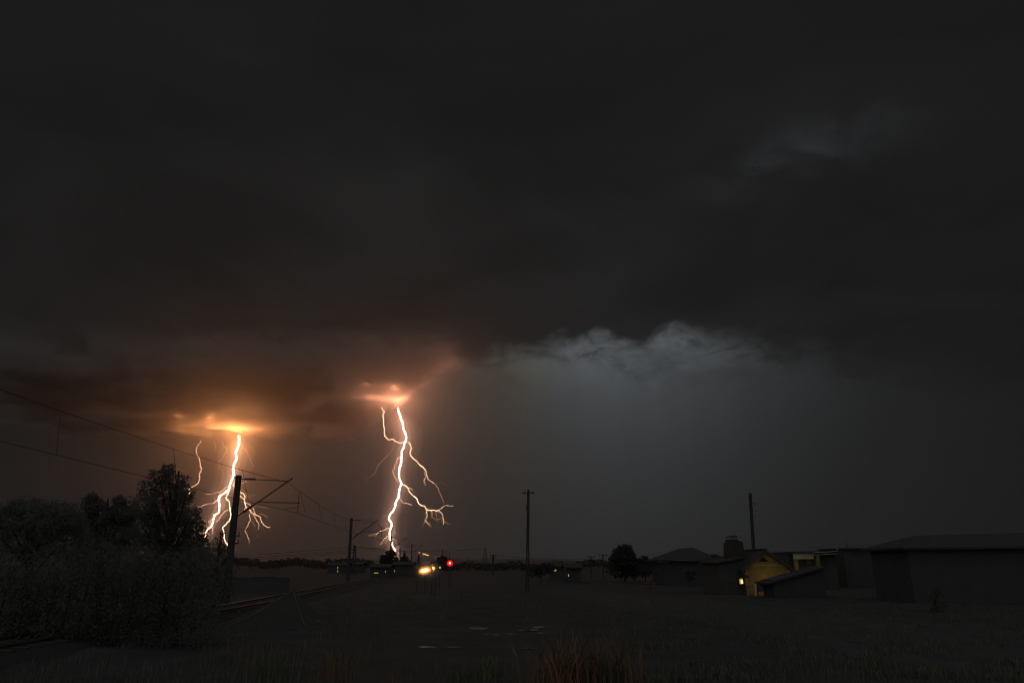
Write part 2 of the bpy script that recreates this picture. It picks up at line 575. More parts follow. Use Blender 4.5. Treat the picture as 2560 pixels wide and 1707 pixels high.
br1 = [
    (R2((1060, 685), (1020, 705), (990, 740), (940, 750), (900, 760), (840, 765)), 1.6, 1.0, 'bolt_thin'),
    (R2((945, 830), (910, 855), (850, 860), (800, 885), (755, 888)), 2.0, 1.0, 'bolt_thin'),
    (R2((1062, 912), (1020, 940), (985, 975), (965, 1015), (945, 1032)), 2.2, 1.4, 'bolt_thin'),
    (R2((905, 1000), (870, 1030), (835, 1045), (800, 1058)), 1.8, 1.2, 'bolt_thin'),
    (R2((900, 1085), (912, 1120), (910, 1150)), 1.8, 1.2, 'bolt_thin'),
    (R2((1105, 650), (1130, 668), (1180, 662), (1215, 650), (1237, 632)), 2.0, 1.4, 'bolt_thin'),
    (R2((1103, 668), (1120, 690), (1140, 715), (1175, 738), (1215, 768), (1225, 800), (1215, 820), (1225, 860), (1235, 885), (1260, 910), (1277, 925)), 2.6, 2.6, 'bolt_mid'),
    (R2((1277, 925), (1272, 960), (1278, 1015), (1260, 1045), (1245, 1085), (1222, 1115), (1240, 1150), (1255, 1190), (1267, 1240)), 1.9, 0.8, 'bolt_thin'),
    (R2((1170, 778), (1200, 800), (1217, 815)), 2.2, 2.0, 'bolt_mid'),
    (R2((1230, 850), (1270, 865), (1295, 880), (1315, 940), (1330, 960)), 1.9, 1.6, 'bolt_thin'),
    (R2((1277, 928), (1310, 955), (1345, 972), (1380, 990), (1390, 1045), (1440, 1085), (1475, 1090)), 2.4, 1.3, 'bolt_thin'),
    (R2((1310, 955), (1335, 1010), (1365, 1065), (1350, 1115)), 1.4, 1.0, 'bolt_thin'),
    (R2((1300, 888), (1350, 885), (1400, 895), (1460, 905)), 1.2, 1.0, 'bolt_faint'),
    (R2((1190, 715), (1235, 760), (1270, 785), (1330, 770)), 1.5, 1.0, 'bolt_faint'),
    (R2((1235, 885), (1215, 917)), 1.6, 1.2, 'bolt_thin'),
    (R2((1170, 245), (1190, 290), (1240, 340), (1255, 385), (1280, 415), (1285, 450), (1310, 480), (1300, 510), (1270, 530)), 2.0, 1.6, 'bolt_faint'),
    (R2((985, 895), (1010, 900), (1020, 915)), 1.4, 1.0, 'bolt_faint'),
    (R2((1280, 1030), (1310, 1050), (1325, 1090)), 1.0, 0.8, 'bolt_faint'),
    (R2((1360, 955), (1420, 970), (1445, 990)), 1.0, 0.8, 'bolt_faint'),
]
for i, (p, a, b, m) in enumerate(br1):
    channel('branch', p, Y1, a, b, m, b1, 20 + i)

def twigs(path, Y, parent, n, seed, m):
    r = random.Random(seed)
    for k in range(n):
        i = r.randrange(2, len(path) - 1)
        x, y = path[i]
        sgn = r.choice((-1, 1))
        ang = r.uniform(0.5, 1.3)
        L = r.uniform(5, 13)
        p = [(x, y)]
        for q in range(r.randrange(3, 7)):
            ang += r.uniform(-0.5, 0.5)
            x += sgn * math.cos(ang) * L * 0.6
            y += abs(math.sin(ang)) * L * 0.6 + 0.5
            p.append((x, y))
        channel('twig', p, Y, 1.5, 0.5, m, parent, seed * 50 + k)
twigs(trunk1, Y1, b1, 5, 201, 'bolt_faint')
twigs(left1, Y1, b1, 7, 202, 'bolt_faint')
twigs(right1, Y1, b1, 4, 203, 'bolt_faint')
twigs(br1[6][0], Y1, b1, 4, 204, 'bolt_faint')

f1 = channel('lightning_filament', R2((795, 236), (785, 265), (760, 290), (745, 340), (755, 365), (755, 390), (775, 405), (785, 450), (785, 490), (805, 520), (775, 570), (785, 610), (770, 650), (735, 680), (690, 700), (675, 720), (685, 755), (640, 785), (590, 798), (583, 785)), Y1 - 60, 2.0, 2.2, 'bolt_thin', None, 61)
tag(f1, 'long thin crooked lightning filament above the big dark tree', 'lightning', 'thin lightning filaments left of the left bolt')
f2 = channel('lightning_filament', R2((930, 250), (928, 275), (940, 300), (938, 330)), Y1, 1.4, 1.0, 'bolt_faint', None, 62)
tag(f2, 'very short faint filament hanging from the lit cloud base, between two longer ones', 'lightning', 'thin lightning filaments left of the left bolt')
f3 = channel('lightning_filament', R2((1002, 248), (1010, 280), (1045, 310), (1040, 350), (1010, 390), (1000, 425), (970, 435), (965, 470), (975, 510), (1010, 540), (1005, 590), (998, 640), (990, 662)), Y1, 1.7, 1.3, 'bolt_faint', None, 63)
tag(f3, 'faint reddish zigzag filament just left of the thick left bolt', 'lightning', 'thin lightning filaments left of the left bolt')

b2 = thing('lightning_bolt', 'tall bright branching lightning bolt near the middle, striking behind the small tree', 'lightning', at(983, 1404, Y2))
trunk2 = R4((1020, 235), (1028, 300), (1060, 390), (1090, 450), (1090, 530), (1120, 590), (1135, 640), (1125, 710), (1105, 760), (1100, 810), (1065, 870), (1075, 920), (1060, 980), (1065, 1050), (1035, 1110), (1022, 1180), (1030, 1240), (1060, 1300), (1068, 1340), (1045, 1380), (1030, 1450), (1030, 1510)) + R5((1165, 10), (1130, 60), (1100, 120), (1095, 180), (1070, 235), (1030, 275), (1005, 330), (990, 370), (1015, 405), (1040, 460), (1025, 520), (1015, 570), (1003, 620), (1020, 670), (1030, 730), (1048, 790), (1060, 830), (1090, 870), (1105, 920), (1095, 970), (1075, 1010), (1075, 1055), (1080, 1075))
channel('channel', trunk2, Y2, 5.0, 4.4, 'bolt_core2', b2, 4)
br2 = [
    (R4((780, 200), (790, 255), (818, 280), (800, 320), (805, 370), (812, 420), (805, 490), (828, 540), (812, 590), (825, 640), (870, 688), (945, 680), (970, 710), (1035, 740), (1080, 728), (1110, 730)), 2.3, 2.4, 'bolt_mid'),
    (R4((970, 715), (950, 770), (930, 850), (890, 900), (815, 970), (745, 1040)), 1.7, 1.5, 'bolt_faint'),
    (R4((745, 1040), (705, 1110), (685, 1180), (620, 1220), (545, 1245), (540, 1310)), 1.2, 0.6, 'bolt_faint'),
    (R4((1125, 715), (1185, 738), (1200, 790), (1225, 820), (1195, 850), (1190, 890), (1225, 950), (1300, 1005), (1310, 1035), (1370, 1080), (1418, 1130)), 2.1, 2.1, 'bolt_mid'),
    (R4((1418, 1130), (1425, 1190), (1460, 1270), (1540, 1325)), 1.9, 1.6, 'bolt_thin'),
    (R4((1540, 1325), (1600, 1390), (1625, 1460), (1650, 1520), (1665, 1568)) + R5((1880, 70), (1885, 110)), 1.7, 0.9, 'bolt_faint'),
    (R4((1412, 1135), (1400, 1180), (1410, 1250), (1390, 1295), (1415, 1350)), 1.5, 1.6, 'bolt_thin'),
    (R4((1560, 1330), (1620, 1300), (1700, 1335), (1730, 1355)), 1.0, 0.6, 'bolt_faint'),
    (R4((1055, 940), (1015, 955), (1000, 1025), (960, 1060), (970, 1100), (930, 1140), (960, 1210), (990, 1280)), 1.9, 1.6, 'bolt_thin'),
    (R4((990, 1280), (1010, 1310), (1050, 1318)), 1.4, 1.4, 'bolt_faint'),
    (R4((1072, 1340), (1130, 1360), (1170, 1400), (1180, 1450), (1220, 1495), (1250, 1510), (1300, 1550)) + R5((1405, 5), (1450, 35), (1480, 120), (1530, 155), (1580, 158), (1600, 205), (1640, 228), (1690, 235), (1725, 220), (1765, 240), (1808, 228)), 2.6, 2.3, 'bolt_mid'),
    (R5((1808, 228), (1850, 195), (1925, 150), (1990, 158), (2050, 155)), 1.8, 0.7, 'bolt_thin'),
    (R5((1600, 205), (1605, 250), (1620, 300), (1615, 345), (1585, 390), (1615, 435), (1648, 460), (1655, 500)), 2.0, 0.8, 'bolt_thin'),
    (R5((1810, 230), (1855, 270), (1880, 330), (1890, 400), (1885, 460)), 1.9, 0.9, 'bolt_thin'),
    (R4((1165, 1395), (1210, 1400), (1232, 1425)), 1.7, 1.2, 'bolt_thin'),
    (R5((1490, 150), (1480, 200), (1450, 230)), 1.0, 0.7, 'bolt_faint'),
    (R5((1165, 35), (1200, 75), (1215, 105), (1265, 110), (1310, 122), (1350, 135), (1370, 150)), 1.9, 1.4, 'bolt_thin'),
    (R5((1000, 320), (950, 322), (910, 325), (895, 360)), 1.5, 1.0, 'bolt_faint'),
    (R5((1012, 520), (970, 525), (920, 550), (855, 570), (800, 610), (770, 655)), 2.1, 1.0, 'bolt_thin'),
    (R5((1002, 630), (960, 660), (905, 710), (880, 750), (855, 785)), 1.8, 1.0, 'bolt_thin'),
    (R5((988, 640), (985, 690), (1012, 725)), 1.6, 1.2, 'bolt_thin'),
    (R5((980, 700), (950, 750), (930, 780)), 1.3, 0.9, 'bolt_faint'),
    (R4((1075, 1370), (1110, 1400)), 1.4, 0.8, 'bolt_faint'),
    (R4((960, 670), (1040, 628)), 1.2, 0.8, 'bolt_faint'),
    (R5((1030, 795), (1000, 815), (980, 860)), 1.2, 0.8, 'bolt_faint'),
    (R5((1060, 775), (1090, 780), (1105, 800)), 1.2, 0.8, 'bolt_faint'),
]
for i, (p, a, b, m) in enumerate(br2):
    channel('branch', p, Y2, a, b, m, b2, 100 + i)

twigs(trunk2, Y2, b2, 10, 211, 'bolt_faint')
for q_, w_ in ((3, 5), (10, 6), (12, 2), (13, 3), (18, 2)):
    twigs(br2[q_][0], Y2, b2, w_, 220 + q_, 'bolt_faint')
OR1, OR2 = (1.0, 0.36, 0.11), (1.0, 0.39, 0.20)
for (fx_, dY, fz_, fp) in ((597, -12, 604, 9.0e5), (618, -10, 612, 2.6e5), (650, 5, 618, 1.1e5), (575, -20, 609, 4.5e5), (550, -25, 614, 2.4e5), (520, -20, 616, 1.5e5), (485, -20, 620, 1.0e5), (452, -10, 622, 0.5e5),
                           (575, -90, 650, 4.5e5), (520, -140, 655, 3.0e5), (640, -180, 665, 2.0e5), (440, -150, 660, 1.2e5), (600, -420, 680, 1.6e5), (760, -420, 680, 1.2e5)):
    flash('cloud_flash', fx_, 1090, Y1 + dY, fz_, fp * (2.1 if fz_ < 630 else 1.35), OR1, b1, 14)
for (fx_, dY, fz_, fp) in ((997, -8, 604, 4.0e5), (978, -10, 609, 2.2e5), (955, -10, 611, 1.6e5), (928, -25, 614, 0.9e5), (1018, -10, 612, 1.3e5), (1042, -50, 618, 0.8e5),
                           (985, -100, 655, 2.4e5), (910, -130, 655, 1.2e5), (1075, -200, 650, 1.3e5), (1110, -380, 650, 1.0e5), (1140, -480, 640, 0.5e5)):
    flash('cloud_flash', fx_, 1020, Y2 + dY, fz_, fp * (2.0 if fz_ < 630 else 1.35), OR2, b2, 14)

# ------------------------------------------------------------------ storm cloud lit by the bolts (a body of vapour)
def cloud_box(name, x0, x1, y0, y1, z0, z1):
    o = MB().box(x0, x1, y0, y1, z0, z1).build(name, cloud_mat(x0, x1, y0, y1, z0, z1))
    return o

def cloud_mat(x0, x1, y0, y1, z0, z1):
    m = bpy.data.materials.new('cloud_vapour')
    m.use_nodes = True
    nt = m.node_tree
    nt.nodes.clear()
    t = NT(nt)
    pos = t.n('ShaderNodeTexCoord').outputs['Object']
    px_, py_, pz_ = t.sep(pos)
    flat = t.comb(px_, py_, 0.0)
    nb = t.noise(flat, 1 / 520, 4, 0.55)
    base = t.lin(nb, 0.3, 0.7, z0 - 38, z0 + 36)
    up = t.smooth(t.m('SUBTRACT', pz_, base), 0.0, 30.0)
    n = t.noise(t.vm('MULTIPLY', pos, (1.0, 1.0, 2.4)), 1 / 260, 6, 0.60, 0.6)
    lump = t.smooth(n, 0.45, 0.55)
    fx = t.m('MULTIPLY', t.smooth(px_, x0, x0 + 500), t.smooth(px_, x1, x1 - 200))
    lim = t.m('MINIMUM', t.m('ADD', t.m('MULTIPLY', px_, -2.2), 1960.0), y1)
    fy = t.m('MULTIPLY', t.smooth(py_, y0, y0 + 450), t.smooth(t.m('SUBTRACT', py_, lim), 0.0, -170.0))
    fz = t.smooth(pz_, z1, z1 - 110)
    d = t.m('MULTIPLY', t.m('MULTIPLY', up, t.m('ADD', t.m('MULTIPLY', lump, 0.97), 0.03)), t.m('MULTIPLY', t.m('MULTIPLY', fx, fy), fz))
    d = t.m('MULTIPLY', d, 0.028)
    pv = t.n('ShaderNodeVolumePrincipled')
    pv.inputs['Color'].default_value = (0.42, 0.40, 0.40, 1)
    pv.inputs['Anisotropy'].default_value = 0.2
    t.put(pv.inputs['Density'], d)
    out = t.n('ShaderNodeOutputMaterial')
    nt.links.new(pv.outputs[0], out.inputs['Volume'])
    m.cycles.volume_step_rate = 0.14
    return m

cl = cloud_box('storm_cloud', -2500, 60, 2130, 3760, 594, 770)
cl['kind'] = 'stuff'
cl['label'] = 'low ragged storm cloud lit orange from within by the lightning'

def air(name, mb, density, aniso, label):
    m = bpy.data.materials.new(name + '_air')
    m.use_nodes = True
    m.node_tree.nodes.clear()
    t = NT(m.node_tree)
    v = t.n('ShaderNodeVolumePrincipled')
    v.inputs['Color'].default_value = (0.9, 0.9, 0.9, 1)
    v.inputs['Density'].default_value = density
    v.inputs['Anisotropy'].default_value = aniso
    t.nt.links.new(v.outputs[0], t.n('ShaderNodeOutputMaterial').inputs['Volume'])
    o = mb.build(name, m)
    o['kind'] = 'stuff'
    o['label'] = label
    return o

def shaft(path, Y, r, label, dens):
    """upright column of added air that puts a close glow round a bolt: level rings, so no folds"""
    pts = sorted([at(x, y, Y) for x, y in path], key=lambda p: p.z)
    z0, z1 = max(2.0, pts[0].z), min(586.0, pts[-1].z)
    n = 20
    zs_ = [p.z for p in pts]
    xs_ = [p.x for p in pts]
    v, f = [], []
    for i in range(n + 1):
        z = z0 + (z1 - z0) * i / n
        cx_ = sum(float(np.interp(z + d, zs_, xs_)) for d in (-18, -9, 0, 9, 18)) / 5
        rr = r * (0.8 + 0.2 * i / n) * min(1.0, 0.04 + 0.42 * (n - i))
        for k in range(18):
            a = 2 * math.pi * k / 18
            v.append((cx_ + rr * math.cos(a), Y + rr * math.sin(a), z))
    for i in range(n):
        for k in range(18):
            k2 = (k + 1) % 18
            f.append((i * 18 + k, i * 18 + k2, (i + 1) * 18 + k2, (i + 1) * 18 + k))
    f.append(tuple(range(17, -1, -1)))
    f.append(tuple(range(n * 18, n * 18 + 18)))
    return air('bolt_aureole', MB().add(v, f), dens, 0.1, label)
for (r_s, d_s, w_s) in ((80, 0.0007, 'outer'), (50, 0.0012, 'middle'), (26, 0.0035, 'inner')):  # nested volumes added for the close glow round each bolt
    shaft(trunk1 + left1[1:], Y1, r_s * 1.15, w_s + ' glow volume added round the left bolt', d_s)
    shaft(trunk2, Y2, r_s * 0.95, w_s + ' glow volume added round the middle bolt', d_s * 1.2)

# ------------------------------------------------------------------ rain haze
hz_o = MB().box(-5000, 5000, -4720, 4880, -2, 591.5).build('haze', 'black')
hm = bpy.data.materials.new('haze_air')
hm.use_nodes = True
hm.node_tree.nodes.clear()
ht = NT(hm.node_tree)
pv = ht.n('ShaderNodeVolumePrincipled')
pv.inputs['Color'].default_value = (0.9, 0.9, 0.9, 1)
pv.inputs['Density'].default_value = 0.00009
pv.inputs['Anisotropy'].default_value = 0.92
ho = ht.n('ShaderNodeOutputMaterial')
hm.node_tree.links.new(pv.outputs[0], ho.inputs['Volume'])
hz_o.data.materials.clear()
hz_o.data.materials.append(hm)
hz_o['kind'] = 'stuff'
hz_o['label'] = 'thin rain haze filling the air'
# ================================================================== RAILWAY MASTS
def mast(X, Y, top, side, label, group, detail=2):
    """tapered mast with a cantilever: tie rod, diagonal strut, registration arm, insulators"""
    t = thing('catenary_mast', label, 'mast', (X, Y, 0), group)
    MB().prism([(X - 0.19, -0.1), (X + 0.19, -0.1), (X + 0.135, top), (X - 0.135, top)], Y - 0.16, Y + 0.16).build('pole', 'mast', t)
    if detail == 0:
        return t
    s = side
    ins = MB()
    MB().tube([(X + s * 0.14, Y - 0.02, top - 0.22), (X + s * 3.2, Y - 0.02, top - 0.36)], 0.03, 5).build('tie_rod', 'steel', t)
    st = MB()
    st.tube([(X + s * 0.17, Y - 0.02, top - 2.55), (X + s * 3.45, Y - 0.02, top - 0.18)], 0.045, 6)
    st.build('diagonal_strut', 'steel', t)
    ra = MB()
    ra.tube([(X + s * 1.35, Y - 0.02, top - 1.68), (X + s * 4.05, Y - 0.02, top - 1.72)], 0.032, 5)
    ra.build('registration_arm', 'steel', t)
    if detail == 2:
        for k in range(5):
            q = 0.45 + 0.14 * k
            w = 0.085 if k % 2 == 0 else 0.07
            ins.tube([(X + s * q, Y - 0.02, top - 0.233 - 0.002 * k), (X + s * (q + 0.06), Y - 0.02, top - 0.236 - 0.002 * k)], w, 8)
        ins.build('insulator', 'insul', t)
        i2 = MB()
        for k in range(5):
            q = 0.12 + 0.035 * k
            a = Vector((X + s * 0.17, Y - 0.02, top - 2.55)).lerp(Vector((X + s * 3.45, Y - 0.02, top - 0.18)), q)
            b = Vector((X + s * 0.17, Y - 0.02, top - 2.55)).lerp(Vector((X + s * 3.45, Y - 0.02, top - 0.18)), q + 0.018)
            i2.tube([a, b], 0.09, 8)
        i2.build('insulator', 'insul', t)
        dr = MB()
        dr.tube([(X + s * 3.95, Y - 0.02, top - 1.15), (X + s * 3.95, Y - 0.02, top - 2.35)], 0.022, 5)
        dr.build('drop_rod', 'steel', t)
        sa = MB()
        sa.tube([(X + s * 3.95, Y - 0.02, top - 1.98), (X + s * 3.05, Y - 0.02, top - 2.10)], 0.018, 5)
        sa.build('steady_arm', 'steel', t)
        for zz in (3.55, 4.0):
            MB().box(X + 0.15, X + 0.42, Y - 0.06, Y + 0.06, zz - 0.04, zz + 0.04).tube([(X + 0.4, Y, zz - 0.02), (X + 0.4, Y, zz + 0.22)], 0.03, 5).build('bracket', 'steel', t)
        MB().box(X - 0.3, X - 0.13, Y - 0.05, Y + 0.05, top - 0.2, top - 0.12).build('back_plate', 'steel', t)
    return t

G = 'railway masts along the track'
masts = []
def mast_at(x, y, Y, side, label, detail):
    p = at(x, y, Y)
    masts.append((p.x, Y, p.z, side))
    return mast(p.x, Y, p.z, side, label, G, detail)

mast_at(597, 1188, 47, 1, 'nearest and largest railway mast, in front of the left lightning bolt', 2)
mast_at(879, 1295, 96, 1, 'second railway mast with its bracket, between the two lightning bolts', 2)
mast_at(979, 1340, 163, 1, 'railway mast that crosses the foot of the middle lightning bolt', 2)
mast_at(1030, 1359, 235, 1, 'railway mast just left of the amber lights', 2)
mast_at(1106.5, 1373.5, 325, -1, 'mast with its bracket to the left, between amber lights and red signal', 1)
mast_at(1124, 1379.5, 430, -1, 'far thin mast rising right above the red signal', 1)
mast_at(1133, 1385.5, 540, -1, 'tiny far mast immediately right of the red signal, tallest of the row there', 1)
mast_at(1140, 1391, 700, -1, 'tiny far mast, second to the right of the red signal', 0)
mast_at(1145.5, 1394, 850, -1, 'tiny far mast, third to the right of the red signal', 0)
mast_at(1150, 1396.5, 1050, -1, 'tiniest farthest mast of the row right of the red signal', 0)

# ------------------------------------------------------------------ contact line
def sagline(a, b, sag, n=14):
    a, b = Vector(a), Vector(b)
    out = []
    for i in range(n + 1):
        t = i / n
        p = a.lerp(b, t)
        p.z -= 4 * sag * t * (1 - t)
        out.append(p)
    return out

sup = [(-14.75, -9, 8.15)]
con = [(-15.4, -9, 6.15)]
for k, (X, Y, top, s) in enumerate(masts[:4]):
    sup.append((X + 3.2, Y - 0.02, top - 0.45))
    con.append((X + (3.9 if k % 2 == 0 else 2.4), Y - 0.02, top - 2.33))
mm, cc = [], []
spans = []
for i in range(len(sup) - 1):
    sag = 0.62 if i == 0 else 0.95
    m_ = sagline(sup[i], sup[i + 1], sag)
    c_ = sagline(con[i], con[i + 1], 0.08)
    spans.append((m_, c_))
    mm += m_ if i == 0 else m_[1:]
    cc += c_ if i == 0 else c_[1:]
line = thing('overhead_line', 'sagging overhead railway line with hanging droppers, sweeping in from the left edge', 'overhead line', (-14.7, 20, 0))
MB().tube(mm, [0.008 + 0.00008 * max(0, p.y) for p in mm], 5).build('messenger_wire', 'wire', line)
MB().tube(cc, [0.008 + 0.00008 * max(0, p.y) for p in cc], 5).build('contact_wire', 'wire', line)
for i, (m_, c_) in enumerate(spans):
    for k in ((6, 8, 10, 12) if i == 0 else (1, 3, 5, 7, 9, 11, 13)):
        MB().tube([m_[k], c_[k]], 0.008 + 0.00006 * max(0, m_[k].y), 4).build('dropper', 'wire', line)

# second, lower feeder wires strung across the far field on the left and right
def cable(name, pts, r, label, cat='cable', group=None):
    out = []
    for (x0, y0, Ya), (x1, y1, Yb) in zip(pts, pts[1:]):
        a, b = at(x0, y0, Ya), at(x1, y1, Yb)
        seg = sagline(a, b, (a - b).length * 0.006, 8)
        out += seg if not out else seg[1:]
    return tag(MB().tube(out, r, 4).build(name, 'wire'), label, cat, group)

GC = 'thin wires low over the horizon'
cable('telephone_wire', [(500, 1394, 150), (886, 1366, 150), (1030, 1377, 200), (1212, 1372, 200)], 0.03, 'uppermost of the thin wires low behind the left mast, running on to the right', group=GC)
cable('telephone_wire', [(500, 1400, 150), (886, 1374, 150)], 0.03, 'middle one of the three thin wires low behind the left mast', group=GC)
cable('telephone_wire', [(500, 1404, 150), (886, 1380, 150)], 0.025, 'lowest of the three thin wires low behind the left mast', group=GC)
cable('telephone_wire', [(1233, 1387, 160), (1318, 1394, 160), (1477, 1398, 160)], 0.03, 'thin wire low over the ridge, right of the small far pole', group=GC)
cable('feeder_wire', [(886, 1366, 150), (975, 1371, 163), (1106, 1380, 325)], 0.03, 'thin wire from the double pole across the foot of the middle bolt', group=GC)

# ================================================================== POLES
def lattice_pole(x, ytop, ybase, Y, label):
    """concrete pole: solid above, two legs with cross webs (slots) below, one crossarm"""
    top = at(x + 3, ytop, Y)
    X = at(x, ybase, Y).x
    t = thing('utility_pole', label, 'utility pole', (X, Y, 0))
    H = top.z
    dx = top.x - X
    def sx(z): return X + dx * z / H
    w0, w1 = 0.17, 0.105
    def hw(z): return w0 + (w1 - w0) * z / H
    solid = 5.55
    poly = [(sx(solid) - hw(solid), solid), (sx(solid) + hw(solid), solid), (sx(H) + hw(H), H), (sx(H) - hw(H), H)]
    MB().prism(poly, Y - 0.12, Y + 0.12).build('shaft', 'concrete', t)
    for s in (-1, 1):
        a, b = -0.1, solid
        lw = 0.065
        xa, xb = sx(a) + s * (hw(a) - lw), sx(b) + s * (hw(b) - lw)
        MB().prism([(xa - lw, a), (xa + lw, a), (xb + lw, b - 0.002), (xb - lw, b - 0.002)], Y - 0.12, Y + 0.12).build('leg', 'concrete', t)
    for z in (0.3, 1.25, 2.0, 2.7, 3.38, 3.75, 4.05, 4.9):
        h = 0.12 if z < 3.5 else 0.42
        MB().box(sx(z) - 0.07, sx(z) + 0.07, Y - 0.11, Y + 0.11, z, z + h).build('web', 'concrete', t)
    za = H - 0.30
    MB().box(sx(za) - 0.56, sx(za) + 0.52, Y - 0.19, Y - 0.125, za - 0.06, za + 0.03).build('crossarm', 'steel', t)
    for q in (-0.5, -0.32, 0.32, 0.46):
        MB().tube([(sx(za) + q, Y - 0.16, za + 0.03), (sx(za) + q, Y - 0.16, za + 0.16)], [0.035, 0.025], 6).build('insulator', 'insul', t)
    MB().box(sx(7.2) - hw(7.2) - 0.08, sx(7.2) - hw(7.2), Y - 0.06, Y + 0.06, 6.9, 7.3).build('clamp', 'steel', t)
    return t
lattice_pole(1318, 1224, 1440, 67, 'tall slotted concrete pole with a short crossarm in the middle of the picture')

def wood_pole(x, ytop, xb, Y, r, label, arms=0, group=None):
    top = at(x, ytop, Y)
    bx = at(xb, 1405, Y).x
    t = thing('utility_pole', label, 'utility pole', (bx, Y, 0), group)
    MB().tube([(bx, Y, -0.1), (bx + (top.x - bx) * 0.5, Y, top.z * 0.5), top], [r * 1.25, r * 1.1, r], 8).build('pole', 'wood', t)
    for k in range(arms):
        z = top.z - 0.25 - 0.45 * k
        MB().box(top.x - 0.7, top.x + 0.7, Y - r - 0.08, Y - r, z - 0.05, z + 0.05).build('crossarm', 'wood', t)
        for q in (-0.6, 0.6):
            MB().tube([(top.x + q, Y - r - 0.04, z + 0.05), (top.x + q, Y - r - 0.04, z + 0.2)], 0.04, 6).build('insulator', 'insul', t)
    return t
rp_ = wood_pole(1875.5, 1237, 1884, 62, 0.135, 'tall dark pole with side insulators rising behind the yellow-lit house')
tp = at(1875.5, 1237, 62)
MB().tube([(tp.x, 62, tp.z), (tp.x + 0.02, 62, tp.z + 0.12), (tp.x + 0.02, 62, tp.z + 0.16)], [0.17, 0.16, 0.05], 8).build('cap', 'steel', rp_)
for z in (0.66, 0.85, 1.28, 1.75):
    MB().tube([(tp.x + 0.13, 61.95, tp.z - z), (tp.x + 0.3, 61.95, tp.z - z)], 0.018, 5).tube([(tp.x + 0.29, 61.95, tp.z - z - 0.02), (tp.x + 0.29, 61.95, tp.z - z + 0.1)], [0.045, 0.03], 7).build('insulator', 'palecon', rp_)
# A-shaped double pole
ax = at(887, 1364, 150)
t = thing('double_pole', 'narrow A-shaped double wooden pole just right of the second mast', 'utility pole', (ax.x, 150, 0))
for xb in (881, 889.5):
    q = at(xb, 1420, 150)
    MB().tube([(q.x, 150, -0.1), (ax.x + (0.12 if xb > 885 else -0.12), 150, ax.z)], [0.17, 0.13], 7).build('leg', 'wood', t)
MB().box(ax.x - 0.28, ax.x + 0.28, 149.75, 149.95, ax.z - 0.1, ax.z + 0.12).build('head', 'wood', t)
MB().box(ax.x + 0.18, ax.x + 0.4, 149.8, 150.1, ax.z - 0.95, ax.z - 0.6).build('transformer', 'steel', t)
wood_pole(1000, 1369.5, 1001.5, 170, 0.11, 'bare thin pole just right of the middle bolt, taller of a pair', 0, 'thin bare poles by the conical shrub')
wood_pole(1010.8, 1375, 1011, 175, 0.09, 'bare thin pole rising out of the conical shrub, shorter of a pair', 0, 'thin bare poles by the conical shrub')
wood_pole(1170, 1392, 1170, 200, 0.10, 'short lone stick-like pole between the red signal and the lattice pylon')
wood_pole(1233, 1385.5, 1232.5, 160, 0.2, 'small far pole with crossarms right of the lattice pylon', 2)
wood_pole(1507, 1384, 1507, 120, 0.09, 'small far pole with one crossarm left of the round tree', 1)
wood_pole(1477, 1388, 1477, 130, 0.08, 'thinnest small pole among shrubs, far left of the round tree', 1)
wood_pole(2117, 1356, 2117, 80, 0.04, 'thin dark antenna mast by the low far roof at right')
wood_pole(2252, 1345, 2253, 62, 0.06, 'dark stub post against the big roof at the right edge', 0)

# lattice pylon
pa = at(1213, 1371, 230)
pb = at(1213, 1405, 230).x
t = thing('lattice_pylon', 'tapering lattice pylon, the highest thing on the far ridge', 'pylon', (pb, 230, 0))
for sx_ in (-1, 1):
    for sy_ in (-1, 1):
        MB().tube([(pb + sx_ * 0.62, 230 + sy_ * 0.5, -0.1), (pb + sx_ * 0.5, 230 + sy_ * 0.4, pa.z * 0.62), (pa.x + sx_ * 0.1, 230 + sy_ * 0.1, pa.z)], 0.06, 4).build('leg', 'steel', t)
for k in range(6):
    z = 0.8 + k * 0.85
    w = 0.58 - 0.05 * k
    MB().tube([(pb - w, 229.5, z), (pb + w, 229.5, z + 0.8)], 0.035, 4).tube([(pb + w, 229.5, z), (pb - w, 229.5, z + 0.8)], 0.035, 4).build('brace', 'steel', t)
MB().box(pb - 0.95, pb + 0.8, 229.3, 229.45, pa.z * 0.55, pa.z * 0.55 + 0.14).build('crossarm', 'steel', t)
MB().box(pb - 0.62, pb + 0.6, 229.3, 229.45, pa.z * 0.72, pa.z * 0.72 + 0.12).build('crossarm', 'steel', t)
MB().tube([(pa.x, 230, pa.z - 0.15), (pa.x, 230, pa.z + 0.35)], 0.16, 6).build('head', 'steel', t)

# ================================================================== LIGHTS BY THE TRACK
# two blazing amber lamps close to the ground
def flood(x, y, Y, rx, rz, tilt, label):
    p = at(x, y, Y)
    t = thing('trackside_lamp', label, 'lamp', (p.x, Y, 0), 'amber lamps beside the track')
    MB().tube([(p.x, Y + 0.22, -0.1), (p.x, Y + 0.22, p.z)], 0.05, 8).build('post', 'steel', t)
    MB().ball((p.x, Y + 0.17, p.z), rx * 1.36, 0.12, rz * 1.72, 16, 8, tilt).build('housing', 'black', t, True)
    MB().ball((p.x, Y + 0.07, p.z), rx * 1.36, 0.05, rz * 1.72, 20, 10, tilt).build('corona', 'amber_corona', t, True)  # glowing shell, and the wide lens over it, imitate the glare
    le = MB().ball((p.x, Y + 0.0, p.z), rx * 1.14, 0.05, rz * 1.28, 18, 8, tilt).build('lens', 'amber_rim', t, True)  # widened lens imitates the glare
    b = MB().ball((p.x, Y - 0.06, p.z), rx * 0.74, 0.045, rz * 0.60, 16, 8, tilt).build('bulb', 'amber_core', le, True)
    b.location = (0, 0, 0)
    return t
flood(1062.5, 1425.2, 60, 13.8 / F * 60, 6.4 / F * 60, 0.20, 'large blazing amber lamp with elongated glow beside the track')
